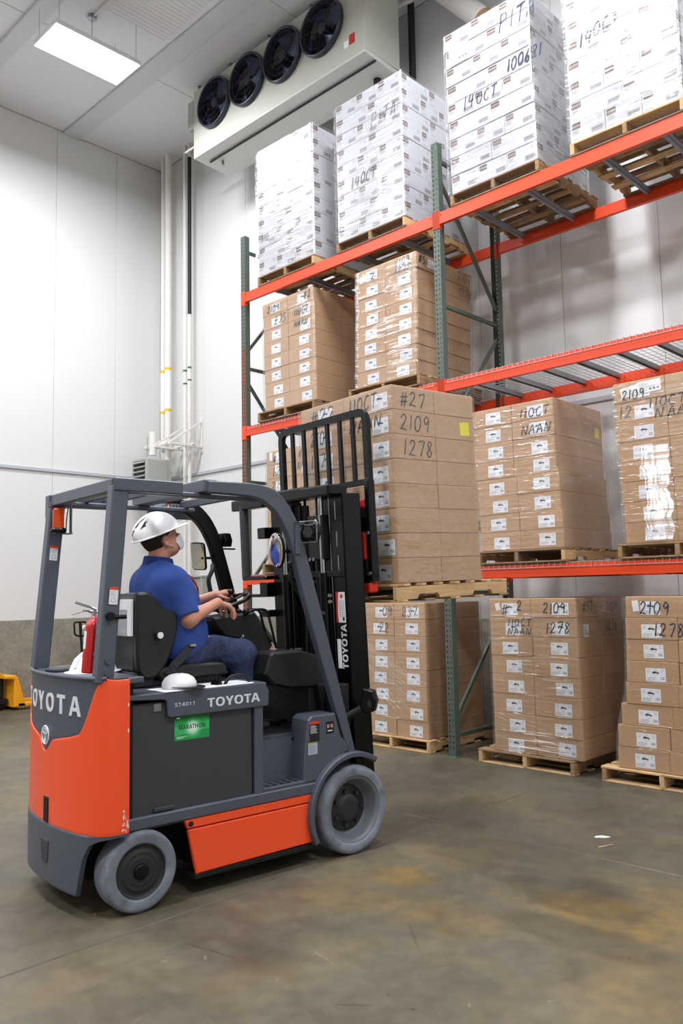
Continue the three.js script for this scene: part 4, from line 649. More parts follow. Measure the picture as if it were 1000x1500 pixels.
// flank: battery case, covers, rails, side panel
part(T, 'battery_case', bs(-.485, .485, .40, 1.05, -1.48, -.71, .006), M.slateDark);
part(T, 'hood_top', bs(-.5, .5, 1.075, 1.1, -1.49, -.615, .006), M.slate);
part(T, 'hood_flange', xz([[-1.49, 1.1], [-1.49, 1.075], [-1.275, 1.062], [-1.262, 1.05], [-1.255, .975], [-1.24, .965], [-.62, .965], [-.61, .975], [-.607, 1.05], [-.625, 1.085], [-.64, 1.1]], .49, .512, .004), M.slate);
part(T, 'hood_flange', xz([[-1.49, 1.1], [-1.275, 1.062], [-1.25, .965], [-.62, .965], [-.607, 1.05], [-.64, 1.1]], -.512, -.49, .004), M.slate);
part(T, 'brand_lettering', onRight(text3(boldFont, 'TOYOTA', .345, .05), .512, 1.021, -.845), M.letter);
part(T, 'fleet_number', onRight(text3(monoFont, 'ST4011', .118, .02, .001), .512, 1.028, -1.157), M.letter);
for (const sx of [1, -1]) part(T, 'corner_post', bs(sx * .455, sx * .5, .455, .97, -.70, -.64, .006), M.slate);
part(T, 'battery_latch', bs(.484, .492, 1.0, 1.045, -1.33, -1.285, .003), M.steel);
part(T, 'case_clip', bs(.485, .5, .485, .505, -1.33, -1.21, .003), M.slateDark);
for (const sx of [1, -1]) {
  part(T, 'side_rail', bs(sx * .42, sx * .505, .412, .475, -1.49, -.225, .008), M.slate);
  const lower = [[-1.13, .357], [-1.112, .27], [-1.09, .17], [-1.078, .118], [-.285, .128], [-.262, .357]];
  part(T, 'side_panel', xz(lower, sx > 0 ? .47 : -.5, sx > 0 ? .5 : -.47, .006), M.orange);
  part(T, 'upper_side_panel', xz([[-1.15, .41], [-1.132, .364], [-.262, .364], [-.25, .41]], sx > 0 ? .47 : -.5, sx > 0 ? .5 : -.47, .004), M.orange);
  part(T, 'sill', bs(sx * .4, sx * .497, .088, .119, -1.085, -.285, .006), M.chassis);
  for (const [s, y] of [[-1.115, .388], [-.295, .388]]) part(T, 'bolt', rod(P3(sx * .495, y, s), P3(sx * .506, y, s), .014, 14), M.rivet);
}
part(T, 'chassis', [bs(-.46, .46, .13, .42, -1.06, -.27, .01), bs(-.28, .28, .14, .42, -1.6, -1.0, .01), bs(-.33, .33, .12, .5, -.27, .22, .01)], M.chassis);
part(T, 'step', bs(.33, .495, .474, .494, -.64, -.24, .004), M.slate);
{ const slots = []; for (let i = 0; i < 7; i++) for (let j = 0; j < 3; j++) slots.push(bs(.35 + j * .045, .38 + j * .045, .493, .4955, -.6 + i * .05, -.575 + i * .05, .001)); part(T, 'step_hole', slots, M.chassis).userData.kind = 'stuff'; }
part(T, 'step_riser', bs(.33, .37, .48, .765, -.64, -.25, .006), M.slate);
part(T, 'riser_bolt', rod(P3(.365, .725, -.34), P3(.373, .725, -.34), .012, 12), M.rivet);
part(T, 'cab_floor', bs(-.46, .37, .735, .765, -.66, .02, .006), M.blackMatte);
part(T, 'front_bulkhead', bs(-.44, .44, .45, 1.03, -.03, .06, .006), M.blackMatte);
part(T, 'left_step_panel', bs(-.5, -.36, .42, .76, -.66, .02, .006), M.slate);
for (const sx of [1, -1]) {
  part(T, 'cowl', xz([[-.352, .478], [-.345, .64], [-.318, .845], [-.29, .868], [-.105, .868], [-.06, .72], [.02, .635], [-.05, .61], [-.14, .56], [-.2, .478]], sx > 0 ? .33 : -.5, sx > 0 ? .5 : -.33, .008), M.slate);
  const arc = [], inn = []; for (let i = 0; i <= 20; i++) { const a = (208 - i * 7.6) * D2R, f = i === 20 ? 1.02 : 1; arc.push([.01 + Math.cos(a) * .345 * f, .275 + Math.sin(a) * .345]); inn.push([.01 + Math.cos(a) * .312 * f, .275 + Math.sin(a) * .312]); }
  part(T, 'fender', xz([...arc, ...inn.reverse()], sx > 0 ? .33 : -.54, sx > 0 ? .54 : -.33, .006), M.slate);
}
function sticker(name, w, h, x, y, s, draw, side = 'right') { const t = canvasTex(Math.round(384 * Math.min(1, w / h)), Math.round(384 * Math.min(1, h / w)), draw), g = flat(new THREE.PlaneGeometry(w, h)); return part(T, name, side === 'right' ? onRight(g, x, y, s) : onRear(g, x, y, s), std({ map: t, roughness: 0.5 })); }
const lines = (g, x, y, w, n, dy, lw, col, seed) => { const r = rng(seed); g.fillStyle = col; for (let i = 0; i < n; i++) g.fillRect(x, y + i * dy, w * (0.55 + 0.45 * r()), lw); };
sticker('battery_sticker', .214, .131, .4866, .897, -1.098, (g, w, h) => {
  g.fillStyle = '#159a48'; g.fillRect(0, 0, w, h); g.fillStyle = '#0c6b35'; g.fillRect(0, 0, w, h * .15); g.fillStyle = '#37b868'; g.beginPath(); g.moveTo(0, h * .45); g.lineTo(w, h * .3); g.lineTo(w, h * .62); g.lineTo(0, h * .8); g.fill();
  const q = g.createRadialGradient(w * .52, h * .52, 2, w * .52, h * .52, w * .3); q.addColorStop(0, '#ffffff'); q.addColorStop(.45, 'rgba(220,255,230,.75)'); q.addColorStop(1, 'rgba(80,200,120,0)'); g.fillStyle = q; g.fillRect(0, 0, w, h);
  g.fillStyle = '#11231a'; g.font = `bold ${Math.round(h * .25)}px sans-serif`; g.textAlign = 'center'; g.textBaseline = 'middle'; g.save(); g.translate(w * .5, h * .47); const mw = g.measureText('MARATHON').width; g.scale(w * .78 / mw, 1); g.fillText('MARATHON', 0, 0); g.restore(); lines(g, w * .06, h * .84, w * .34, 2, h * .05, h * .025, '#d9f2e2', 3); g.fillStyle = '#eafff0'; g.fillRect(w * .06, h * .06, w * .1, h * .05);
});
sticker('warning_sticker', .075, .12, .5005, .775, -.27, (g, w, h) => { g.fillStyle = '#1b1c20'; g.fillRect(0, 0, w, h); g.fillStyle = '#e03a1e'; g.fillRect(0, 0, w, h * .13); lines(g, w * .08, h * .2, w * .8, 7, h * .06, h * .025, '#d6d8dc', 8); });
sticker('data_sticker', .07, .07, .5005, .675, -.285, (g, w, h) => { g.fillStyle = '#a9b4c8'; g.fillRect(0, 0, w, h); g.fillStyle = '#b3a84a'; g.fillRect(0, 0, w, h * .12); lines(g, w * .1, h * .22, w * .8, 6, h * .12, h * .05, '#78829a', 9); });
sticker('sas_sticker', .06, .075, .5005, .785, -.15, (g, w, h) => { g.fillStyle = '#121317'; g.fillRect(0, 0, w, h); g.font = `bold ${Math.round(h * .36)}px sans-serif`; g.textAlign = 'center'; g.textBaseline = 'middle'; g.fillStyle = '#eceef2'; g.fillText('S', w * .24, h * .38); g.fillText('S', w * .76, h * .38); g.fillStyle = '#f0401f'; g.fillText('A', w * .5, h * .36); g.fillStyle = '#d8dade'; g.fillRect(w * .2, h * .7, w * .6, h * .1); });

// wheels
function wheel(name, x, s, R, W, sgn, front) {
  const spin = (g) => boxUV(g.rotateZ(-Math.PI / 2 * sgn).translate(x, R, -s));
  const ri = front ? R * .74 : R * .66, h = W / 2;
  const tyre = part(T, name, spin(lathe([[ri, -h], [R * .93, -h], [R * .985, -h * .86], [R, -h * .6], [R, h * .55], [R * .985, h * .82], [R * .94, h * .97], [R * .88, h], [ri + .012, h * .98], [ri, h * .9], [ri, -h]], 56)), M.tyre);
  if (front) {
    part(tyre, 'rim', spin(lathe([[ri, h * .9], [ri - .012, h * .88], [ri - .02, h * .7], [ri - .045, h * .1], [ri - .05, -h * .1], [.05, -h * .12]], 48)), M.rimLight);
    part(tyre, 'hub', spin(lathe([[ri - .055, -h * .11], [ri - .06, h * .06], [.085, h * .1], [.08, h * .3], [.05, h * .34], [0, h * .34]], 40)), M.rim);
    for (let i = 0; i < 7; i++) { const a = i / 7 * Math.PI * 2; part(tyre, 'wheel_nut', rod(P3(x + sgn * h * .08, R + Math.sin(a) * .105, s + Math.cos(a) * .105), P3(x + sgn * h * .3, R + Math.sin(a) * .105, s + Math.cos(a) * .105), .014, 6), M.rim); }
  } else {
    part(tyre, 'rim', spin(lathe([[ri, h * .92], [ri - .006, h * .75], [ri - .02, h * .72], [.098, h * .8], [.094, h * .86], [.088, h * .8], [.07, h * .84], [.066, h * .9], [.06, h * .84], [.04, h * .86]], 48)), M.rim);
    part(tyre, 'hub_cap', spin(lathe([[.04, h * .84], [.038, h * 1.02], [.03, h * 1.06], [0, h * 1.07]], 28)), M.black);
  }
}
wheel('front_wheel', .445, .015, .268, .18, 1, true); wheel('front_wheel', -.445, .015, .268, .18, -1, true);
wheel('rear_wheel', .445, -1.405, .205, .14, 1, false); wheel('rear_wheel', -.445, -1.405, .205, .14, -1, false);

// overhead guard
{
  const outer = [[-1.0, 2.262], [-.75, 2.268], [-.62, 2.26], [-.53, 2.232], [-.465, 2.18], [-.41, 2.11], [-.357, 2.0], [-.258, 1.69], [-.107, 1.178], [.055, .61]];
  const inner = [[-.005, .61], [-.172, 1.1], [-.325, 1.57], [-.42, 1.9], [-.462, 2.0], [-.52, 2.09], [-.595, 2.15], [-.7, 2.187], [-1.0, 2.195]];
  for (const sx of [1, -1]) {
    part(T, 'front_leg', xz([...smoothPts(outer, 3), ...smoothPts(inner, 3)], sx > 0 ? .445 : -.5, sx > 0 ? .5 : -.445, .006), sx > 0 ? M.slate : M.black);
    part(T, 'rear_post', boxUV(beamBetween(P3(sx * .468, 1.17, -1.605), P3(sx * .455, 2.2, -1.52), .075, .092, .008, V(0, 0, -1))), M.slate);
    part(T, 'roof_rail', bs(sx * .452, sx * .503, 2.172, 2.243, -1.56, -1.16, .006), M.slate);
    part(T, 'roof_rail', bs(sx * .37, sx * .42, 2.172, 2.2, -1.5, -.6, .006), M.slate);
    for (const y of [1.225, 1.285]) part(T, 'post_bolt', rod(P3(sx * .5, y, -1.6 + (y - 1.17) * .08), P3(sx * .514, y, -1.6 + (y - 1.17) * .08), .016, 14), M.slate);
  }
  part(T, 'roof_crossbar', bs(-.5, .5, 2.172, 2.243, -1.56, -1.51, .006), M.slate);
  part(T, 'roof_corner', bs(-.515, -.44, 2.1, 2.245, -1.57, -1.49, .008), M.slate);
  part(T, 'roof_crossbar', bs(-.46, .49, 2.2, 2.272, -1.02, -.93, .006), M.slate);
  for (const s of [-1.36, -1.2, -.66]) part(T, 'roof_slat', bs(-.46, .46, 2.2, 2.25, s - .015, s + .015, .004), M.slate);
  part(T, 'work_lamp_plate', bs(-.49, -.455, 2.13, 2.2, -.9, -.48, .004), M.slate);
  sticker('roof_sticker', .3, .035, -.4995 + .056, 2.215, -.78, (g, w, h) => { g.fillStyle = '#777a80'; g.fillRect(0, 0, w, h); for (const x of [.06, .5]) { g.fillStyle = '#7d2a20'; g.fillRect(w * x, 0, w * .1, h); g.fillStyle = '#d8cfc8'; g.beginPath(); g.moveTo(w * (x + .05), h * .1); g.lineTo(w * (x + .09), h * .85); g.lineTo(w * (x + .01), h * .85); g.fill(); } lines(g, w * .2, h * .2, w * .26, 4, h * .18, h * .08, '#d8dadd', 4); for (let i = 0; i < 4; i++) { g.fillStyle = '#33353a'; g.fillRect(w * (.66 + i * .08), h * .25, w * .04, h * .5); } });
  for (const [x, y, s] of [[.5, 1.62, -1.565], [-.4295, 1.885, -1.545]]) { const g = flat(new THREE.PlaneGeometry(.048, .09)); const t = canvasTex(96, 180, (c, w, h) => { c.fillStyle = '#e3e5e9'; c.fillRect(0, 0, w, h); c.fillStyle = '#e4441d'; c.fillRect(0, 0, w, h * .17); lines(c, 10, h * .26, w - 20, 5, 10, 3, '#9a9da3', 6); c.strokeStyle = '#44474d'; c.lineWidth = 3; c.beginPath(); c.arc(w / 2, h * .74, w * .25, 0, 7); c.stroke(); }); part(T, 'post_sticker', onRight(g.rotateZ(-.08), x > 0 ? .5065 : -.4205, y, s), std({ map: t, roughness: .5 })); }
  part(T, 'post_latch', [rod(P3(.49, 1.515, -1.585), P3(.525, 1.515, -1.585), .022, 14), rod(P3(.5, 1.51, -1.575), P3(.52, 1.51, -1.50), .012, 8)], M.black);
  // beacon
  part(T, 'beacon_lens', lathe([[0, .125], [.028, .123], [.034, .11], [.034, .01], [.036, 0]], 24).translate(-.365, 2.032, 1.54), M.amber);
  part(T, 'beacon_bulb', rod(P3(-.365, 2.04, -1.54), P3(-.365, 2.12, -1.54), .016, 12), M.redPart);
  part(T, 'beacon_base', lathe([[0, .002], [.041, .002], [.045, -.01], [.045, -.03], [0, -.03]], 24).translate(-.365, 2.032, 1.54), M.black);
  part(T, 'beacon_bracket', [bs(-.40, -.33, 1.998, 2.004, -1.58, -1.46, .002), bs(-.36, -.335, 2.0, 2.19, -1.475, -1.465, .003), tube([P3(-.36, 2.16, -1.6), P3(-.40, 2.16, -1.54), P3(-.36, 2.16, -1.48)], .004), tube([P3(-.345, 2.17, -1.485), P3(-.355, 2.1, -1.492), P3(-.345, 2.01, -1.5)], .004)], M.slate);
  // mirrors and work lamps
  const oval = (rx, ry) => { const g = new THREE.SphereGeometry(1, 28, 14, 0, Math.PI * 2, 0, Math.PI / 2).rotateX(Math.PI / 2).scale(rx, ry, .012); return flat(g); };
  const mr = part(T, 'mirror', flat(oval(.058, .105)).rotateX(.18).rotateZ(-.14).rotateY(.2).translate(.47, 1.875, .52), M.mirror); part(mr, 'mirror_shell', flat(new THREE.SphereGeometry(1, 24, 14).scale(.063, .11, .022)).rotateX(.18).rotateZ(-.14).rotateY(.2).translate(.47, 1.875, .505), M.black); part(mr, 'mirror_arm', rod(P3(.46, 1.87, -.49), P3(.46, 1.87, -.36), .01, 8), M.black);
  const rr = boxUV(extrude(roundRect(.115, .2, .03), .012, .003)).rotateX(.28).rotateZ(-.06).rotateY(.57).translate(-.55, 1.885, .47);
  const ml = part(T, 'mirror', boxUV(extrude(roundRect(.1, .185, .026), .004, .001)).rotateX(.28).rotateZ(-.06).rotateY(.57).translate(-.542, 1.882, .483), M.mirror); part(ml, 'mirror_shell', rr, M.black); part(ml, 'mirror_arm', rod(P3(-.52, 1.87, -.47), P3(-.46, 1.87, -.36), .01, 8), M.black);
  const wl = part(T, 'work_lamp', [boxUV(extrude([[-.05, -.045], [.05, -.045], [.06, 0], [.04, .05], [-.04, .05], [-.06, 0]], .07, .008)).rotateY(.2).translate(-.5, 1.995, .27)], M.black); part(wl, 'lamp_bracket', bs(-.5, -.47, 1.93, 1.94, -.36, -.22, .002), M.black);
  const w2 = part(T, 'work_lamp', boxUV(extrude([[-.045, -.05], [.045, -.05], [.06, 0], [.045, .05], [-.045, .05], [-.06, 0]], .075, .01)).rotateY(.35).translate(.525, 1.985, .27), M.black); part(w2, 'lens', flat(new THREE.CircleGeometry(.04, 6)).rotateY(.35).translate(.555, 1.985, .342), M.glassDark);
  part(w2, 'lamp_frame', pipeTube([V(-.065, -.065, 0), V(.065, -.065, 0), V(.065, .065, 0), V(-.065, .065, 0), V(-.065, -.066, 0)], .004, .015, 6).rotateY(.35).translate(.56, 1.985, .345), M.steel); part(w2, 'lamp_bracket', [bs(.5, .512, 1.85, 2.05, -.40, -.36, .003), bs(.47, .512, 2.03, 2.05, -.4, -.33, .003)], M.slate);
  part(T, 'grab_handle', pipeTube([P3(.44, 1.8, -.40), P3(.42, 1.77, -.36), P3(.41, 1.7, -.375), P3(.40, 1.5, -.21), P3(.44, 1.475, -.13)], .016, .03), M.blackMatte);
  part(T, 'grab_handle', pipeTube([P3(-.45, 1.82, -.42), P3(-.42, 1.78, -.44), P3(-.42, 1.72, -.475), P3(-.42, 1.52, -.43), P3(-.45, 1.46, -.3)], .016, .03), M.blackMatte);
}
// mast, tilted back as one
{
  const tilt = new THREE.Matrix4().makeTranslation(0, .3, -.2).multiply(new THREE.Matrix4().makeRotationX(MAST_TILT)).multiply(new THREE.Matrix4().makeTranslation(0, -.3, .2));
  const mp = (name, geos, m, parent = T) => part(parent, name, (Array.isArray(geos) ? merged(geos) : geos).clone().applyMatrix4(tilt), m);
  for (const sx of [1, -1]) {
    const a = (x0, x1, y0, y1, s0, s1, c) => bs(sx * x0, sx * x1, y0, y1, s0, s1, c);
    mp('outer_rail', [a(.275, .415, .09, 2.27, .13, .145, .004), a(.4, .415, .09, 2.27, .13, .29, .004), a(.32, .415, .09, 2.27, .275, .29, .004)], M.black);
    mp('inner_rail', [a(.18, .27, .3, 2.27, .15, .165, .003), a(.255, .268, .3, 2.27, .15, .3, .003)], M.black);
    mp('rail_edge', [a(.27, .275, .4, 2.26, .128, .15, .002)], M.chrome);
    mp('lift_cylinder', rod(P3(sx * .215, .35, .105), P3(sx * .215, 1.75, .105), .033, 18), M.black); mp('piston', rod(P3(sx * .215, 1.75, .105), P3(sx * .215, 2.28, .105), .018, 14), M.chrome);
    mp('lift_chain', a(.14, .165, .9, 2.3, .19, .2, .002), M.blackMatte);
    mp('hose', tube([P3(sx * .07, 2.26, .19), P3(sx * .075, 1.5, .17), P3(sx * .1, .9, .15), P3(sx * .12, .6, .16)], .011), M.blackMatte);
  }
  for (const x of [-.055, .065]) mp('centre_cylinder', rod(P3(x, .4, .21), P3(x, 2.0, .21), .05, 20), M.black);
  for (const sx of [1, -1]) mp('third_stage_rail', [bs(sx * .1, sx * .178, .35, 2.24, .165, .18, .003), bs(sx * .165, sx * .178, .35, 2.24, .165, .3, .003)], M.black);
  for (const y of [.95, 1.35, 2.05]) mp('stage_plate', bs(-.18, .18, y, y + .09, .27, .29, .004), M.black);
  mp('crosshead', [bs(-.43, .1, 2.26, 2.345, .06, .2, .012), bs(.08, .40, 2.255, 2.33, .03, .2, .012)], M.black);
  mp('tie_bar', [bs(-.3, .41, 1.72, 1.765, .1, .13, .004), bs(-.4, .4, .75, .83, .1, .13, .004), bs(-.35, .35, .3, .42, .1, .2, .006)], M.black);
  mp('valve_block', [bs(.08, .24, 1.84, 2.14, .09, .15, .006)], M.blackMatte);
  for (const [x, y] of [[.1, 1.845], [.14, 1.845], [.12, 1.69], [.29, 1.6], [.29, 1.56]]) mp('bolt', rod(P3(x, y, .08), P3(x, y, .1), .012, 10), M.steel);
  mp('hose_fitting', [rod(P3(.19, 2.1, .075), P3(.19, 2.02, .075), .014, 10), rod(P3(.19, 2.11, .08), P3(.23, 2.04, .07), .009, 8)], M.steel);
  mp('rail_slot', [bs(.335, .345, 2.1, 2.22, .127, .131, .001), bs(.34, .35, 1.92, 2.02, .127, .131, .001), bs(.345, .355, 1.74, 1.86, .127, .131, .001)], M.steel);
  const tl = text3(boldFont, 'TOYOTA', .29, .055, .002).rotateZ(Math.PI / 2); mp('brand_lettering', tl.translate(.372, 1.265, -.128), M.letter);
  const tex = canvasTex(90, 190, (g, w, h) => { g.fillStyle = '#e9eaec'; g.fillRect(0, 0, w, h); g.fillStyle = '#cf2a22'; g.beginPath(); g.moveTo(0, 0); g.lineTo(w * .3, 0); g.quadraticCurveTo(w * .1, h * .5, w * .24, h); g.lineTo(0, h); g.fill(); g.beginPath(); g.arc(w * .62, h * .14, w * .14, 0, 7); g.fill(); g.fillStyle = '#55585e'; for (let i = 0; i < 3; i++) for (let k = 0; k < 9; k++) g.fillRect(w * (.36 + i * .2), h * (.3 + k * .06), w * .12, h * .02); g.fillStyle = '#17181b'; g.fillRect(w * .66, h * .82, w * .2, h * .12); });
  mp('mast_label', flat(new THREE.PlaneGeometry(.095, .2)).translate(.35, 1.52, -.1275), std({ map: tex, roughness: .5 }));
  mp('rating_label', bs(.295, .335, 1.12, 1.31, .1275, .1295, .0005), M.paper);
  mp('stencil_mark', [bs(.36, .366, .58, .68, .127, .13, .001), bs(.37, .395, .655, .66, .127, .13, .001), bs(.345, .35, .6, .63, .127, .13, .001)], M.letter);
  // tilt cylinder and end lamp beside the mast foot
  mp('tilt_cylinder', [rod(P3(.45, .82, .0), P3(.49, .89, .2), .028, 16)], M.black); mp('piston', rod(P3(.43, .78, -.1), P3(.45, .82, .0), .018, 14), M.chrome);
  const el = mp('marker_lamp', boxUV(extrude([[-.06, -.05], [-.02, -.085], [.04, -.07], [.06, 0], [.04, .06], [-.03, .075]], .06, .01)).rotateY(.5).translate(.515, .93, -.2), M.black); part(el, 'lens', flat(new THREE.SphereGeometry(1, 18, 10).scale(.038, .058, .02)).rotateY(.6).translate(.55, .91, -.145), M.glassDark);
  for (const [x0, y0, y1] of [[-.83, 2.25, 2.33], [-.72, 1.72, 1.75]]) mp('side_frame', bs(x0, -.40, y0, y1, .05, .13, .008), M.black);
  mp('side_tube', rod(P3(-.7, 1.74, .08), P3(-.7, 2.28, .08), .034, 16), M.slateDark); for (const [y0, y1] of [[2.02, 2.1], [1.6, 1.7], [1.45, 1.5]]) mp('frame_clamp', bs(-.5, -.40, y0, y1, .06, .14, .005), M.black);
  // carriage, backrest, forks
  mp('carriage_bar', [bs(-.58, .42, 2.0, 2.12, .335, .375, .006), bs(-.58, .42, 1.6, 1.72, .335, .375, .006), bs(-.3, -.2, 1.6, 2.12, .3, .34, .006), bs(.2, .3, 1.6, 2.12, .3, .34, .006)], M.black);
  mp('carriage_side_plate', xz([[.33, 1.68], [.33, 2.35], [.345, 2.38], [.38, 2.38], [.395, 2.35], [.395, 1.68]], .41, .455, .006), M.black);
  const rect = (w, d) => (k) => [[w, d], [-w, d], [-w, -d], [w, -d]][k].map((q) => q / 2);
  mp('backrest_frame', sweepRing(roundedPath([P3(.43, 1.7, .365), P3(.43, 2.83, .365), P3(-.56, 2.83, .365), P3(-.56, 1.7, .365)], .07), rect(.05, .035), 4, false), M.black);
  for (let i = 1; i < 7; i++) { const x = -.56 + .99 * i / 7; mp('backrest_bar', bs(x - .019, x + .019, 2.34, 2.82, .355, .375, .003), M.black); }
  mp('backrest_bar', bs(-.56, .43, 2.33, 2.37, .35, .38, .003), M.black);
  mp('clamp_block', [bs(.33, .4, 2.17, 2.235, .33, .39, .01)], M.redPart); mp('clamp_block', [bs(.355, .395, 1.82, 2.02, .33, .37, .012)], M.redPart); mp('clamp_block', [bs(.355, .43, 1.6, 1.67, .33, .4, .01)], M.redPart);
  mp('clamp_arm', [bs(.325, .395, 1.74, 2.18, .34, .38, .008), bs(.37, .42, 2.1, 2.16, .34, .38, .004)], M.blackMatte);
  for (const y of [2.0, 1.73]) mp('plate_bolt', rod(P3(.432, y, .32), P3(.432, y, .333), .014, 12), M.steel);
  const LF = frameAt(-.545, 1.537, -.47, 0, TILT);
  for (const x of [.28, .77]) part(T, 'fork', xz([[-.115, .55], [-.115, .07], [-.09, .045], [.98, .05], [1.0, .062], [.98, .07], [-.06, .085], [-.075, .1], [-.075, .55]], x - .06, x + .06, .004).applyMatrix4(LF), M.black);
}
// seat, dash, wheel
{
  const bol = [[-1.318, 1.28], [-1.32, 1.6], [-1.30, 1.632], [-1.25, 1.635], [-1.2, 1.6], [-1.15, 1.548], [-1.085, 1.525], [-1.066, 1.49], [-1.066, 1.4], [-1.12, 1.25], [-1.19, 1.16], [-1.27, 1.15], [-1.31, 1.2]];
  part(T, 'seat_back', bs(-.22, .22, 1.16, 1.6, -1.235, -1.205, .01), M.vinyl);
  part(T, 'seat_shell', xz([[-1.318, 1.2], [-1.32, 1.6], [-1.305, 1.628], [-1.24, 1.635], [-1.22, 1.6], [-1.22, 1.16], [-1.29, 1.15]], -.02, .22, .012), M.vinyl);
  for (const sx of [1, -1]) part(T, 'seat_bolster', xz(smoothPts(sx > 0 ? bol : bol.map(([a, b]) => [Math.max(a, -1.235), b]), 3), sx > 0 ? .2 : -.26, sx > 0 ? .26 : -.2, .015), M.vinyl);
  part(T, 'seat_cushion', xz(smoothPts([[-1.19, 1.16], [-1.16, 1.2], [-1.0, 1.212], [-.8, 1.214], [-.742, 1.2], [-.727, 1.165], [-.75, 1.135], [-1.15, 1.13]], 3), -.25, .25, .014), M.vinyl);
  part(T, 'seat_base', [bs(-.22, .22, 1.1, 1.14, -1.3, -.8, .006), bs(.05, .24, 1.1, 1.19, -1.33, -1.2, .01)], M.blackMatte);
  part(T, 'recline_knob', rod(P3(.255, 1.392, -1.19), P3(.285, 1.392, -1.19), .024, 20), M.blackMatte); part(T, 'knob_face', rod(P3(.284, 1.392, -1.188), P3(.289, 1.392, -1.188), .018, 18), M.paper);
  part(T, 'seat_belt', [sweepRing([P3(.262, 1.165, -1.13), P3(.27, 1.22, -1.09), P3(.262, 1.275, -1.02), P3(.245, 1.325, -.97)], (k) => [[.024, .003], [-.024, .003], [-.024, -.003], [.024, -.003]][k], 4, false)], M.webbing); part(T, 'belt_buckle', bs(.24, .262, 1.315, 1.33, -.985, -.945, .003), M.chrome);
  const dash = [[-.495, 1.12], [-.45, 1.235], [-.43, 1.25], [-.215, 1.25], [-.03, 1.2], [.04, 1.18], [.055, 1.03], [.02, 1.005], [-.3, 1.02], [-.42, 1.05]];
  part(T, 'dashboard', xz(dash, -.36, .3, .012), M.vinyl);
  part(T, 'dash_support', [bs(-.34, .28, .76, 1.03, -.14, .02, .01), xz([[-.05, .77], [-.1, 1.03], [.02, 1.03], [.02, .77]], .25, .32, .006)], M.blackMatte);
  part(T, 'display', xz([[-.37, 1.25], [-.365, 1.256], [-.25, 1.255], [-.245, 1.25]], .04, .22, .001), M.glassDark); part(T, 'display_logo', bs(.1, .15, 1.2565, 1.2575, -.33, -.30, .0004), M.redPart);
  part(T, 'cup_holder', lathe([[.045, 0], [.045, .012], [.035, .012], [.034, 0]], 20).translate(.2, 1.245, .17), M.black);
  part(T, 'column_cover', xz([[-.66, 1.35], [-.74, 1.45], [-.735, 1.475], [-.6, 1.49], [-.43, 1.5], [-.29, 1.28], [-.42, 1.12], [-.48, 1.14], [-.56, 1.33]], -.1, .1, .015), M.blackMatte);
  part(T, 'steering_shaft', rod(P3(0, 1.45, -.53), P3(0, 1.56, -.56), .03, 14), M.black);
  const q = new THREE.Matrix4().makeRotationX(Math.PI / 2 + .36).setPosition(0, 1.565, .56);
  const sw = part(T, 'steering_wheel', flat(new THREE.TorusGeometry(.135, .013, 12, 44)).applyMatrix4(q), M.black); part(sw, 'wheel_hub', [flat(new THREE.CylinderGeometry(.04, .045, .03, 18).rotateX(Math.PI / 2)).applyMatrix4(q), ...[0.3, 2.4, 4.5].map((a) => beamBetween(V(Math.cos(a) * .03, Math.sin(a) * .03, 0), V(Math.cos(a) * .13, Math.sin(a) * .13, 0), .03, .012, .003, V(0, 0, 1)).applyMatrix4(q))], M.black);
  part(sw, 'spinner_knob', flat(lathe([[0, .055], [.018, .052], [.025, .035], [.02, .02], [.01, .015], [.01, 0]], 18).rotateX(-Math.PI / 2)).translate(-.1, -.085, 0).applyMatrix4(q), M.black);
  for (const [x, ds] of [[.06, 0], [.12, .018]]) { const l = part(T, 'lever', pipeTube([P3(x, 1.5, -.52 + ds), P3(x, 1.515, -.46 + ds), P3(x, 1.512, -.37 + ds), P3(x, 1.26, -.3 + ds)], .0085, .035), M.black); part(l, 'lever_knob', flat(new THREE.SphereGeometry(.022, 14, 10)).translate(x, 1.5, .53 - ds), M.black); }
  part(T, 'brace', rod(P3(.06, 1.5, -.46), P3(.1, 1.3, -.31), .011, 8), M.black);
  part(T, 'key_ring', [flat(new THREE.TorusGeometry(.014, .0025, 6, 18)).rotateY(Math.PI / 2).translate(.105, 1.33, .53), rod(P3(.1, 1.352, -.53), P3(.112, 1.352, -.53), .008, 10), bs(.104, .107, 1.275, 1.315, -.537, -.525, .001)], M.chrome);
  part(T, 'hood_handle', pipeTube([P3(.44, 1.1, -.865), P3(.44, 1.145, -.83), P3(.44, 1.15, -.74), P3(.44, 1.1, -.69)], .01, .035), M.blackMatte);
  part(T, 'foot_pedal', [bs(.02, .12, .78, .8, -.3, -.2, .004)], M.black);
}

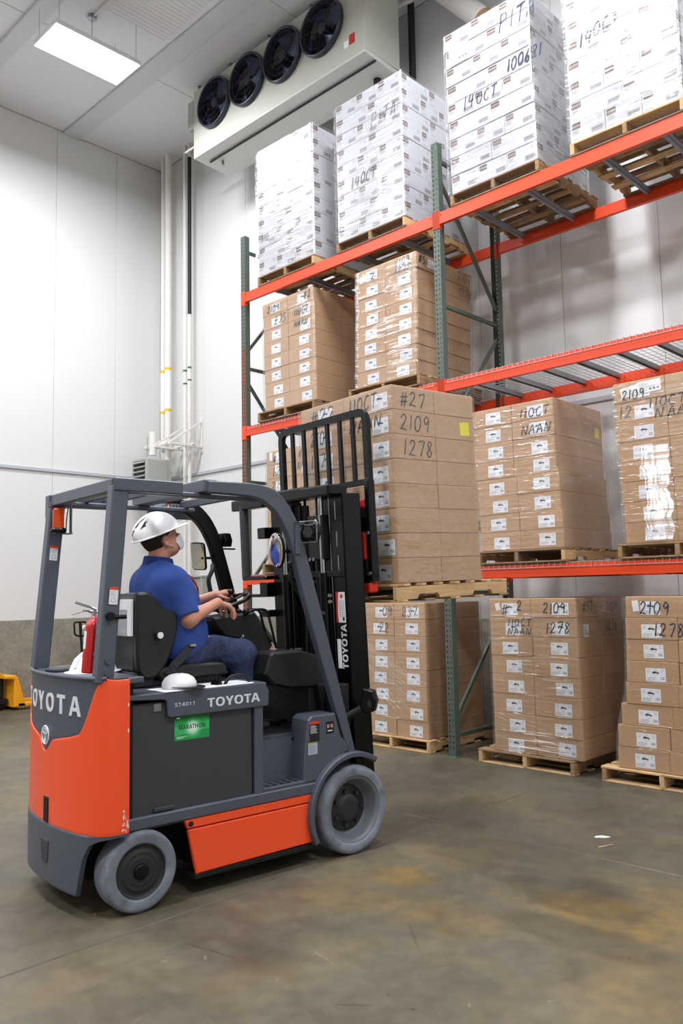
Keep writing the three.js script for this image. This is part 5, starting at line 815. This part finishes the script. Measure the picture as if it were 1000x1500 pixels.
// ───────────────────────── the driver ─────────────────────────
function surfaceNets(f, lo, hi, h) {
  const n = [0, 1, 2].map((k) => Math.ceil((hi[k] - lo[k]) / h) + 1), [nx, ny, nz] = n, val = new Float32Array(nx * ny * nz), at = (i, j, k) => i + nx * (j + ny * k);
  for (let k = 0; k < nz; k++) for (let j = 0; j < ny; j++) for (let i = 0; i < nx; i++) val[at(i, j, k)] = f(lo[0] + i * h, lo[1] + j * h, lo[2] + k * h);
  const id = new Int32Array(nx * ny * nz).fill(-1), pos = [], idx = [];
  const C = [[0, 0, 0], [1, 0, 0], [0, 1, 0], [1, 1, 0], [0, 0, 1], [1, 0, 1], [0, 1, 1], [1, 1, 1]], E = [[0, 1], [2, 3], [4, 5], [6, 7], [0, 2], [1, 3], [4, 6], [5, 7], [0, 4], [1, 5], [2, 6], [3, 7]];
  for (let k = 0; k < nz - 1; k++) for (let j = 0; j < ny - 1; j++) for (let i = 0; i < nx - 1; i++) {
    const v = C.map(([a, b, c]) => val[at(i + a, j + b, k + c)]); let m = 0; for (const q of v) m += q < 0 ? 1 : 0; if (m === 0 || m === 8) continue;
    let x = 0, y = 0, z = 0, c = 0; for (const [a, b] of E) if ((v[a] < 0) !== (v[b] < 0)) { const t = v[a] / (v[a] - v[b]); x += C[a][0] + (C[b][0] - C[a][0]) * t; y += C[a][1] + (C[b][1] - C[a][1]) * t; z += C[a][2] + (C[b][2] - C[a][2]) * t; c++; }
    id[at(i, j, k)] = pos.length / 3; pos.push(lo[0] + (i + x / c) * h, lo[1] + (j + y / c) * h, lo[2] + (k + z / c) * h);
  }
  const quad = (a, b, c, d, flip) => { if (a < 0 || b < 0 || c < 0 || d < 0) return; if (flip) idx.push(a, c, b, a, d, c); else idx.push(a, b, c, a, c, d); };
  for (let k = 1; k < nz - 1; k++) for (let j = 1; j < ny - 1; j++) for (let i = 1; i < nx - 1; i++) {
    const s = val[at(i, j, k)] < 0;
    if (s !== (val[at(i + 1, j, k)] < 0)) quad(id[at(i, j - 1, k - 1)], id[at(i, j, k - 1)], id[at(i, j, k)], id[at(i, j - 1, k)], !s);
    if (s !== (val[at(i, j + 1, k)] < 0)) quad(id[at(i - 1, j, k - 1)], id[at(i - 1, j, k)], id[at(i, j, k)], id[at(i, j, k - 1)], !s);
    if (s !== (val[at(i, j, k + 1)] < 0)) quad(id[at(i - 1, j - 1, k)], id[at(i, j - 1, k)], id[at(i, j, k)], id[at(i - 1, j, k)], !s);
  }
  const g = new THREE.BufferGeometry(); g.setAttribute('position', new THREE.Float32BufferAttribute(pos, 3)); g.setIndex(idx);
  const e = h * 0.7, nor = new Float32Array(pos.length);
  for (let i = 0; i < pos.length; i += 3) { const [x, y, z] = [pos[i], pos[i + 1], pos[i + 2]]; let a = f(x + e, y, z) - f(x - e, y, z), b = f(x, y + e, z) - f(x, y - e, z), c = f(x, y, z + e) - f(x, y, z - e); const l = Math.hypot(a, b, c) || 1; nor[i] = a / l; nor[i + 1] = b / l; nor[i + 2] = c / l; }
  g.setAttribute('normal', new THREE.BufferAttribute(nor, 3));
  return boxUV(flat(g));
}
const smin = (a, b, k) => { const h = Math.max(k - Math.abs(a - b), 0) / k; return Math.min(a, b) - h * h * k * 0.25; };
const smax = (a, b, k) => -smin(-a, -b, k);
function cap(a, b, r0, r1) {                                    // tapered capsule; points in (x, y, s)
  const ax = a[0], ay = a[1], az = -a[2], dx = b[0] - ax, dy = b[1] - ay, dz = -b[2] - az, L = dx * dx + dy * dy + dz * dz || 1e-9;
  return (x, y, z) => { const px = x - ax, py = y - ay, pz = z - az; let t = (px * dx + py * dy + pz * dz) / L; t = t < 0 ? 0 : t > 1 ? 1 : t; return Math.hypot(px - dx * t, py - dy * t, pz - dz * t) - (r0 + (r1 - r0) * t); };
}
const join = (list, k) => (x, y, z) => { let d = 1e3; for (const f of list) d = smin(d, f(x, y, z), k); return d; };
{
  const person = thing('person', 'seated driver in a white hard hat, face mask, blue polo shirt and jeans looking ahead', 'person');
  person.applyMatrix4(FORK);
  // head in its own axes: f forwards, u up; pitched back a little
  const HC = [0, 1.955, -1.045], PITCH = 22 * D2R, cp = Math.cos(PITCH), sp = Math.sin(PITCH);
  const H = (x, f, u) => [HC[0] + x, HC[1] + u * cp + f * sp, HC[2] + f * cp - u * sp];
  const toHead = (x, y, z) => { const ds = -z - HC[2], dy = y - HC[1]; return [x - HC[0], ds * cp + dy * sp, dy * cp - ds * sp]; };
  const ell = (c, r) => (x, f, u) => { const a = (x - c[0]) / r[0], b = (f - c[1]) / r[1], d = (u - c[2]) / r[2], k = Math.sqrt(a * a + b * b + d * d); return (k - 1) * Math.min(r[0], r[1], r[2]); };
  const skull = ell([0, -.012, .035], [.077, .1, .105]), face = ell([0, .035, -.03], [.062, .066, .088]), jaw = ell([0, .048, -.075], [.05, .05, .038]), brow = ell([0, .078, .022], [.05, .022, .018]), nose = ell([0, .106, -.02], [.014, .02, .026]), lips = ell([0, .092, -.066], [.024, .012, .012]), sock = [ell([.03, .098, .002], [.016, .014, .012]), ell([-.03, .098, .002], [.016, .014, .012])], eyes = [ell([.03, .084, .002], [.012, .012, .01]), ell([-.03, .084, .002], [.012, .012, .01])];
  const ear = (sx) => { const o = ell([sx * .079, -.008, -.01], [.012, .022, .034]), i = ell([sx * .088, -.004, -.008], [.008, .012, .022]); return (x, f, u) => smax(o(x, f, u), -i(x, f, u), .006); };
  const ears = [ear(1), ear(-1)];
  const headF = (x, f, u) => { let d = smin(skull(x, f, u), face(x, f, u), .04); d = smin(d, jaw(x, f, u), .03); d = smin(d, brow(x, f, u), .02); d = smin(d, nose(x, f, u), .014); for (const s of sock) d = smax(d, -s(x, f, u), .012); for (const e of eyes) d = smin(d, e(x, f, u), .004); d = smin(d, lips(x, f, u), .01); for (const e of ears) d = smin(d, e(x, f, u), .008); return d; };
  const head = (x, y, z) => { const [a, b, c] = toHead(x, y, z); if (Math.abs(a) > .2 || Math.abs(b) > .25 || Math.abs(c) > .25) return Math.max(Math.abs(a) - .1, Math.abs(b) - .13, Math.abs(c) - .14, .05); return headF(a, b, c); };
  const neck = join([cap([0, 1.74, -1.08], [0, 1.9, -1.05], .066, .058), cap([0, 1.72, -1.09], [.1, 1.72, -1.07], .05, .04), cap([0, 1.72, -1.09], [-.1, 1.72, -1.07], .05, .04)], .05);
  const torso = join([cap([-.09, 1.29, -.955], [.09, 1.29, -.955], .14, .14), cap([-.075, 1.42, -.965], [.075, 1.42, -.965], .155, .155), cap([-.085, 1.58, -1.015], [.085, 1.58, -1.015], .148, .148), cap([-.14, 1.695, -1.06], [.14, 1.695, -1.06], .09, .09)], .09);
  const JR = { s: [.2, 1.7, -1.045], e: [.262, 1.478, -.985], w: [.215, 1.567, -.775] }, JL = { s: [-.2, 1.7, -1.045], e: [-.275, 1.5, -.88], w: [-.145, 1.61, -.585] };
  const arm = (j) => join([cap(j.s, j.e, .056, .044), cap(j.e, j.w, .044, .029)], .03);
  const legR = join([cap([.1, 1.29, -.92], [.115, 1.245, -.54], .098, .075), cap([.115, 1.23, -.545], [.13, .86, -.56], .066, .048)], .05), legL = join([cap([-.1, 1.29, -.92], [-.13, 1.25, -.54], .098, .075), cap([-.13, 1.23, -.545], [-.14, .86, -.5], .066, .048)], .05);
  // hands: palm, four fingers in three bones each, thumb; right hand hangs from its wrist, left hand lies on the knob
  const hand = (bones) => join(bones.map(([a, b, r0, r1]) => cap(a, b, r0, r1)), .007);
  const fingers = (roots, dirs, lens, rr) => roots.flatMap((p, i) => { const out = []; let a = p; dirs[i].forEach((d, k) => { const l = Math.hypot(...d), b = [0, 1, 2].map((q) => a[q] + d[q] / l * lens[i] * [.44, .31, .25][k]); out.push([a, b, rr[i] - k * .0008, rr[i] - (k + 1) * .0008]); a = b; }); return out; });
  const W = JR.w, k0 = [[.025, -.015, .072], [.004, -.006, .08], [-.018, -.008, .078], [-.038, -.016, .07]];
  const rRoots = k0.map((d) => [W[0] + d[0], W[1] + d[1] - .012, W[2] + d[2]]);
  const rBones = [...rRoots.map((p, i) => [[W[0] + [.01, .003, -.008, -.016][i], W[1] - .004, W[2] + .012], p, .017, .0125]), ...fingers(rRoots, [[[.1, -.8, .6], [.05, -1, .12], [0, -1, -.05]], [[.05, -.7, .75], [.02, -1, .35], [0, -1, .15]], [[0, -.75, .7], [0, -1, .25], [0, -1, .05]], [[-.05, -.85, .5], [0, -1, .1], [0, -1, -.1]]], [.082, .09, .085, .068], [.0095, .0098, .0093, .0082]), [[W[0] - .03, W[1] - .012, W[2] + .025], [W[0] - .052, W[1] - .04, W[2] + .05], .014, .011], [[W[0] - .052, W[1] - .04, W[2] + .05], [W[0] - .056, W[1] - .075, W[2] + .06], .0108, .009]];
  const U = JL.w, lRoots = [[.045, .012, .062], [.024, .024, .074], [.001, .024, .074], [-.02, .014, .066]].map((d) => [U[0] + d[0], U[1] + d[1], U[2] + d[2]]);
  const lBones = [...lRoots.map((p, i) => [[U[0] + [.014, .006, -.004, -.012][i], U[1] + .002, U[2] + .01], p, .017, .0125]), ...fingers(lRoots, [[[.1, -.25, .9], [.05, -.9, .4], [0, -1, -.2]], [[.05, .12, .95], [.05, -.7, .7], [0, -1, .0]], [[0, .1, .95], [0, -.75, .65], [0, -1, -.05]], [[-.1, -.1, .9], [0, -.9, .4], [0, -1, -.3]]], [.075, .086, .082, .064], [.0094, .0096, .0092, .0082]), [[U[0] + .028, U[1] - .008, U[2] + .018], [U[0] + .06, U[1] - .02, U[2] + .045], .014, .011], [[U[0] + .06, U[1] - .02, U[2] + .045], [U[0] + .064, U[1] - .03, U[2] + .082], .0108, .009]];
  const rh = hand(rBones), lh = hand(lBones), armR = arm(JR), armL = arm(JL);
  const bodyF = (x, y, z) => { let d = smin(torso(x, y, z), neck(x, y, z), .05); d = smin(d, head(x, y, z), .02); d = smin(d, armR(x, y, z), .04); d = smin(d, armL(x, y, z), .04); return smin(d, Math.min(legR(x, y, z), legL(x, y, z)), .04); };
  const box = (c, r) => [[c[0] - r, c[1] - r, -c[2] - r], [c[0] + r, c[1] + r, -c[2] + r]];
  const coarse = surfaceNets(bodyF, [-.36, .8, .4], [.36, 1.84, 1.22], .013);
  const fine = surfaceNets((x, y, z) => smax(smin(head(x, y, z), neck(x, y, z), .03), .0 + 1.80 - y, .004), [-.13, 1.795, .86], [.13, 2.1, 1.2], .0045);
  const rHand = surfaceNets((x, y, z) => smax(smin(rh(x, y, z), armR(x, y, z), .012), -(W[2] - .05) - .0 < z ? .001 + (z + W[2] - .05) : -1, .004), [W[0] - .1, W[1] - .16, -W[2] - .2], [W[0] + .09, W[1] + .06, -W[2] + .06], .0032);
  const lHand = surfaceNets((x, y, z) => smax(smin(lh(x, y, z), armL(x, y, z), .012), -(U[2] - .05) < z ? .001 + (z + U[2] - .05) : -1, .004), [U[0] - .09, U[1] - .08, -U[2] - .2], [U[0] + .1, U[1] + .08, -U[2] + .06], .0032);
  part(person, 'body', [coarse, fine, rHand, lHand], M.skin);
  // clothing: shells a few millimetres outside the body
  const sleeve = (j, e) => { const d = [0, 1, 2].map((q) => j.e[q] - j.s[q]), L = Math.hypot(...d), m = d.map((v) => v / L), end = L * e, f = cap(j.s, j.e.map((v, q) => j.s[q] + d[q] * 1.0), .07, .064); return (x, y, z) => Math.max(f(x, y, z), (x - j.s[0]) * m[0] + (y - j.s[1]) * m[1] + (-z - j.s[2]) * m[2] - end); };
  const sR = sleeve(JR, .9), sL = sleeve(JL, .86), wr = fbm(811, 9, 3);
  const fold = (x, y, z) => .008 * (wr(x * 1.3 + z * .8 + .5, y * 1.1 + x * .5 + z * .3) - .5);
  const collarBase = join([cap([0, 1.72, -1.09], [.1, 1.72, -1.07], .05, .04), cap([0, 1.72, -1.09], [-.1, 1.72, -1.07], .05, .04), cap([0, 1.74, -1.08], [0, 1.79, -1.07], .068, .064)], .05);
  const shirtF = (x, y, z) => { let d = smin(torso(x, y, z), collarBase(x, y, z), .05) - .013; d = smin(d, sR(x, y, z), .035); d = smin(d, sL(x, y, z), .035); d = smin(d, cap([-.06, 1.765, -1.075], [.06, 1.765, -1.075], .055, .055)(x, y, z), .05); d -= fold(x, y, z); d = smax(d, 1.255 - y + .1 * (-z + .95), .006); return Math.max(d, -(Math.hypot(x, -z - HC[2] + .02) - .062 + Math.max(0, 1.8 - y) * 2)); };
  part(person, 'polo_shirt', surfaceNets(shirtF, [-.38, 1.2, .72], [.38, 1.86, 1.24], .0085), M.shirt);
  part(person, 'collar', surfaceNets((x, y, z) => { const q = Math.abs(Math.hypot(x, (-z + 1.062)) - .076 - (1.86 - y) * .22) - .006; return Math.max(q, y - 1.845 - .12 * (-1.06 + z), 1.775 - y); }, [-.14, 1.76, .92], [.14, 1.88, 1.2], .005), M.collarBlue);
  part(person, 'lanyard', tube([P3(.075, 1.80, -1.03), P3(.09, 1.74, -.91), P3(.075, 1.66, -.835), P3(.05, 1.58, -.815)], .006), M.redStrap);
  const jeansF = (x, y, z) => { let d = smin(legR(x, y, z), legL(x, y, z), .03) - .012; d = smin(d, cap([-.09, 1.29, -.94], [.09, 1.29, -.94], .155, .155)(x, y, z), .05); d -= fold(x * 1.6, y * 1.6, z * 1.6) * 1.1; return Math.max(d, y - 1.335 - .18 * (-z + .93), .83 - y); };
  part(person, 'jeans', surfaceNets(jeansF, [-.3, .8, .42], [.3, 1.4, 1.14], .009), M.jeans);
  for (const [sx, s] of [[.13, -.56], [-.14, -.5]]) part(person, 'shoe', surfaceNets(join([cap([sx, .8, s], [sx, .8, s + .03], .05, .05), cap([sx, .785, s], [sx, .785, s + .18], .035, .03), cap([sx, .84, s], [sx, .9, s], .05, .05)], .04), [sx - .08, .74, -s - .26], [sx + .08, .97, -s + .09], .008), M.shoe);
  part(person, 'hair', surfaceNets((x, y, z) => { const [a, f, u] = toHead(x, y, z); const d = smin(skull(a, f, u), face(a, f, u) + .01, .03) - .008 - .003 * wr(a * 9, u * 9); return Math.max(d, -u - .075 + Math.max(0, f + .06) * 1.1, f - .015 - (u > .02 ? .05 : 0), u - .09, (Math.hypot(f + .006, u + .008) < .028 && Math.abs(a) > .06) ? .01 : -1); }, [-.12, 1.82, .9], [.12, 2.12, 1.2], .005), M.hair);
  part(person, 'face_mask', surfaceNets((x, y, z) => { const [a, f, u] = toHead(x, y, z); const d = Math.min(smin(smin(face(a, f, u), jaw(a, f, u), .03), ell([0, .098, -.045], [.028, .03, .045])(a, f, u), .04)) - .007; return Math.max(d, -(d + .006), u + .012 - .3 * (f - .1), -u - .1, .06 - f + Math.abs(u + .045) * .35); }, [-.1, 1.78, .85], [.1, 2.04, 1.06], .004), M.mask);
  part(person, 'mask_loop', [1, -1].flatMap((sx) => [tube([P3(...H(sx * .055, .052, -.012)), P3(...H(sx * .077, .02, .0)), P3(...H(sx * .086, -.012, .012))], .0022, false, 14, 5), tube([P3(...H(sx * .052, .055, -.08)), P3(...H(sx * .074, .018, -.05)), P3(...H(sx * .086, -.02, -.03))], .0022, false, 14, 5)]), M.mask);
  // hard hat
  const dome = (az, el, out) => { const R = [.118, .152, .128], c = Math.cos(el), e = Math.sin(el); const ridge = 1 + .02 * Math.exp(-((Math.cos(az) * c / .12) ** 2)) * (e > .2 ? 1 : 0); return H(Math.cos(az) * c * (R[0] * ridge + out), -.012 + Math.sin(az) * c * (R[1] * ridge + out), .045 + e * (R[2] * ridge + out)); };
  const shell = (rows, na, fn) => { const pos = [], idx = []; for (let j = 0; j < rows; j++) for (let i = 0; i <= na; i++) { const p = fn(i / na * Math.PI * 2, j / (rows - 1)); pos.push(p[0], p[1], -p[2]); } for (let j = 0; j < rows - 1; j++) for (let i = 0; i < na; i++) { const a = j * (na + 1) + i, b = a + 1, c = a + na + 1, d = c + 1; idx.push(a, b, c, b, d, c); } const g = new THREE.BufferGeometry(); g.setAttribute('position', new THREE.Float32BufferAttribute(pos, 3)); g.setIndex(idx); g.computeVertexNormals(); return flat(g); };
  const front = (az) => Math.max(0, Math.sin(az));
  const hat = part(person, 'hard_hat', [shell(20, 48, (az, t) => dome(az, t * Math.PI / 2, 0)), shell(9, 48, (az, t) => { const a = t * Math.PI * 2, w = .012 + .062 * front(az) ** 2, c = Math.cos(az), s = Math.sin(az); const k = Math.cos(a) * w / 2 + w / 2 - .002, v = Math.sin(a) * .005 - .010 * front(az) ** 2 * (k / .06); return H(c * (.118 + k), -.012 + s * (.152 + k), .043 + v); })], M.helmet);
  hat.material = M.helmet;
  const mark = (poly) => { const g = new THREE.ShapeGeometry(new THREE.Shape(poly.map(([a, b]) => new THREE.Vector2(a, b)))), p = g.attributes.position; for (let i = 0; i < p.count; i++) { const q = dome(p.getX(i), p.getY(i), .0022); p.setXYZ(i, q[0], q[1], -q[2]); } g.computeVertexNormals(); return flat(g); };
  part(hat, 'hat_decal', [[[-1.05, .5], [-.95, .62], [-.82, .8], [-.62, .95], [-.72, .78], [-.55, .82], [-.76, .68], [-.7, .6], [-.9, .55]], [[-1.5, .62], [-1.35, .85], [-1.1, 1.05], [-.8, 1.12], [-1.05, .95], [-1.2, .8], [-1.32, .66]], [[-1.75, .3], [-1.6, .5], [-1.45, .58], [-1.5, .44], [-1.62, .26]]].map(mark), M.ink);
}

// ───────────────────────── things on and around the truck ─────────────────────────
function onTruck(name, label, category, x, y, s, ry = 0) { const t = thing(name, label, category); t.applyMatrix4(FORK.clone().multiply(frameAt(x, y, -s, ry))); return t; }
{
  const t = onTruck('fire_extinguisher', 'red fire extinguisher with white label clipped to the rear cage post', 'extinguisher', .31, 1.215, -1.612); t.rotateX(-.075);
  part(t, 'cylinder', lathe([[0, 0], [.037, 0], [.041, .006], [.041, .24], [.036, .262], [.022, .278], [.016, .285], [.016, .3], [0, .3]], 32), M.redGloss);
  part(t, 'instruction_label', flat(new THREE.CylinderGeometry(.0416, .0416, .095, 24, 1, true, -2.1, 2.5)).translate(0, .172, 0), std({ map: canvasTex(160, 128, (g, w, h) => { g.fillStyle = '#e9eaec'; g.fillRect(0, 0, w, h); g.fillStyle = '#d9c92a'; g.fillRect(0, h * .93, w, h * .07); lines(g, w * .45, h * .3, w * .3, 3, 8, 3, '#a9acb2', 2); g.fillStyle = '#2b2c30'; g.fillRect(w * .5, h * .62, w * .32, h * .07); lines(g, w * .5, h * .74, w * .3, 2, 9, 3, '#6d7076', 5); }), roughness: .5 }));
  part(t, 'valve', [rod(V(0, .298, 0), V(0, .33, 0), .014, 14), rod(V(0, .322, -.02), V(0, .322, .03), .008, 10)], M.chrome);
  part(t, 'handle', [rod(V(0, .335, -.012), V(-.02, .368, .1), .0075, 12), rod(V(0, .322, 0), V(-.01, .326, .06), .005, 10)], M.chrome);
  part(t, 'gauge', rod(V(-.045, .236, .02), V(-.056, .236, .026), .014, 16), M.paper);
  part(t, 'bracket', [bar(.03, .075, .08, .26, -.012, -.002), rod(V(.05, .24, .0), V(.05, .24, .006), .008, 8), rod(V(.05, .1, .0), V(.05, .1, .006), .008, 8)], M.slate);
  part(t, 'tie_wire', tube([V(0, .34, 0), V(-.03, .32, .05), V(-.05, .3, .1)], .0015, false, 10, 5), M.blackMatte);
}
{
  const t = onTruck('hard_hat', 'spare white hard hat lying on the rear deck behind the extinguisher', 'hard hat', .03, 1.195, -1.475, .4);
  part(t, 'shell', lathe([[.15, 0], [.152, .004], [.128, .008], [.12, .03], [.1, .075], [.065, .108], [.03, .122], [0, .126]], 40).scale(.92, 1, 1.12), M.helmet); part(t, 'ridge', tube([V(0, .03, .137), V(0, .1, .09), V(0, .129, 0), V(0, .1, -.09), V(0, .03, -.137)], .008), M.helmet);
  const p = onTruck('work_glove', 'grey work glove lying on the rear deck at the tail', 'glove', -.15, 1.195, -1.6, .3);
  part(p, 'palm', boxUV(extrude(smoothPts([[-.05, -.06], [.05, -.06], [.06, .02], [.05, .06], [-.045, .06], [-.06, 0]], 4), .02, .006).rotateX(-Math.PI / 2)), M.slateDark);
  for (let i = 0; i < 4; i++) part(p, 'finger', rod(V(-.036 + i * .024, .01, -.055), V(-.04 + i * .027, .01, -.115 + Math.abs(i - 1.5) * .012), .0105, 8), M.slateDark); part(p, 'thumb', rod(V(.05, .01, 0), V(.085, .01, -.035), .011, 8), M.slateDark);
  const c = onTruck('baseball_cap', 'white mesh baseball cap with a black brim lying on the hood cover', 'cap', .40, 1.103, -1.13, -1.15);
  part(c, 'crown', lathe([[.088, 0], [.092, .015], [.09, .035], [.076, .062], [.05, .08], [.02, .087], [0, .088]], 36).scale(1, .92, 1.08), M.capMesh);
  const brim = [], n = 18; for (let i = 0; i <= n; i++) { const a = Math.PI * (i / n); brim.push([Math.cos(a) * .088, Math.sin(a) * .088 + .0]); } for (let i = n; i >= 0; i--) { const a = Math.PI * (i / n); brim.push([Math.cos(a) * .09, .02 + Math.sin(a) * .145]); }
  part(c, 'brim', boxUV(extrude(brim, .005, .001).rotateX(-Math.PI / 2).translate(0, .008, 0)), M.vinyl); part(c, 'button', flat(new THREE.SphereGeometry(.007, 10, 8)).translate(0, .081, 0), M.vinyl);
  part(c, 'rear_opening', flat(new THREE.CircleGeometry(.026, 18, 0, Math.PI)).translate(0, .02, .097), M.blackMatte);
  const s = onTruck('document_sheet', 'white papers spread on the hood cover under the cap', 'papers', .40, 1.1008, -1.0, .05);
  part(s, 'sheet', bar(-.1, .105, 0, .0012, -.3, .28, .0003), M.paper); part(s, 'sheet', boxUV(bar(-.09, .09, .0013, .0025, -.31, .0, .0003)), M.paper);
  const k = onTruck('binder_clip', 'small black binder clip standing on the papers beside the seat', 'clip', .42, 1.1035, -.905, .3);
  part(k, 'body', xz([[-.02, 0], [.02, 0], [.006, .026], [-.006, .026]], -.03, .03, .001), M.black); part(k, 'arm', [tube([V(-.012, .02, .008), V(-.014, .045, .02), V(.014, .045, .02), V(.012, .02, .008)], .002), tube([V(-.012, .02, -.008), V(-.014, .042, -.024), V(.014, .042, -.024), V(.012, .02, -.008)], .002)], M.black);
  const b = onTruck('small_carton', 'small brown carton with a white flap on the cab floor beside the seat', 'carton', .05, .766, -.76, .1);
  part(b, 'box', cbox(.2, .24, .16, 0, .12, 0, .003), M.card); part(b, 'flap', cbox(.19, .12, .01, 0, .3, .07, .002), M.paper);
  const d = onTruck('document_pouch', 'grey manual in a crinkled clear plastic bag strapped behind the seat back', 'document pouch', .10, 1.387, -1.323, -Math.PI / 2);
  part(d, 'manual', bar(.001, .018, .004, .15, -.085, .085, .002), M.greyPaper); part(d, 'title_strip', bar(.001, .019, .15, .21, -.085, .085, .002), M.paper); part(d, 'title_strip', bar(.001, .021, .004, .21, -.125, -.085, .002), M.paper);
  { const pos = [], idx = [], uv = [], r = fbm(77, 8, 3); for (let j = 0; j <= 16; j++) for (let i = 0; i <= 12; i++) { const a = i / 12, e = j / 16; pos.push(.026 + .012 * r(a, e) - .018 * Math.pow(Math.abs(2 * a - 1), 6), e * .225, .1 - a * .23); uv.push(a * .23, e * .222); } for (let j = 0; j < 16; j++) for (let i = 0; i < 12; i++) { const q = j * 13 + i; idx.push(q, q + 1, q + 13, q + 1, q + 14, q + 13); } const g = new THREE.BufferGeometry(); g.setAttribute('position', new THREE.Float32BufferAttribute(pos, 3)); g.setAttribute('uv', new THREE.Float32BufferAttribute(uv, 2)); g.setIndex(idx); g.computeVertexNormals(); part(d, 'plastic_bag', flat(g), M.plasticClear); }
}
// hand pallet trucks by the left wall
function palletJack(name, label, x, z, ry, colour, handle) {
  const t = thing(name, label, 'pallet jack', undefined, x, 0, z, ry);            // forks towards -z
  for (const sx of [-.2, .2]) { const f = part(t, 'fork', xz([[0, .1], [1.1, .1], [1.16, .06], [1.1, .05], [0, .05]], sx - .08, sx + .08, .006), colour); part(f, 'fork_roller', rod(V(sx - .03, .035, -1.0), V(sx + .03, .035, -1.0), .035, 16), M.blackMatte); }
  part(t, 'front_frame', xz([[-.06, .05], [.12, .05], [.1, .1], [.0, .46], [-.05, .5], [-.2, .5], [-.2, .46], [-.06, .44]], -.28, .28, .01), colour);
  part(t, 'pump', [rod(V(0, .12, .16), V(0, .5, .16), .06, 18), bar(-.12, .12, .1, .16, .08, .26)], M.blackMatte);
  for (const sx of [-.07, .07]) part(t, 'steer_wheel', rod(V(sx - .025, .09, .18), V(sx + .025, .09, .18), .09, 24), M.black);
  if (handle) { part(t, 'handle_shaft', rod(V(0, .48, .18), V(0, 1.02, .26), .019, 12), M.black); part(t, 'handle_loop', pipeTube([V(0, 1.0, .258), V(-.1, 1.03, .262), V(-.1, 1.22, .29), V(.1, 1.22, .29), V(.1, 1.03, .262), V(0, 1.0, .258)], .014, .035), M.black); part(t, 'handle_post', [rod(V(0, 1.0, .258), V(0, 1.22, .29), .022, 10), rod(V(-.05, 1.15, .28), V(0, 1.1, .272), .006, 6)], M.black); }
  return t;
}
palletJack('pallet_jack', 'yellow hand pallet jack standing against the concrete wall base', -3.98, 1.2, 0, M.jackYellow, false);
palletJack('pallet_jack', 'pallet jack with an upright black loop handle, behind the extinguisher', -3.38, .27, -Math.PI / 2, M.jackYellow, true);
{
  const t = thing('paper_scrap', 'small white paper scrap lying on the bare floor right of the truck', 'scrap', undefined, 5.36, .0005, 1.46, .7);
  part(t, 'scrap', boxUV(extrude([[-.05, -.012], [.02, -.02], [.06, 0], [.01, .03], [-.03, .02]], .0015, .0003).rotateX(-Math.PI / 2)), M.paper);
  const u = thing('wood_splinter', 'thin pale wood splinter on the bare floor before the scrap', 'splinter', undefined, 5.47, .003, 1.62, 1.2); part(u, 'splinter', bar(-.06, .06, -.0025, .0025, -.003, .003, .001), M.woodLight);
}

// ───────────────────────── draw ─────────────────────────
scene.traverse((o) => { if (o.isMesh) { const clear = o.material === M.film || o.material === M.filmSlack || o.material === M.plasticClear; o.castShadow = !clear && o.material !== M.lampGlow; o.receiveShadow = true; } });
scene.updateMatrixWorld(true);
renderer.render(scene, camera);
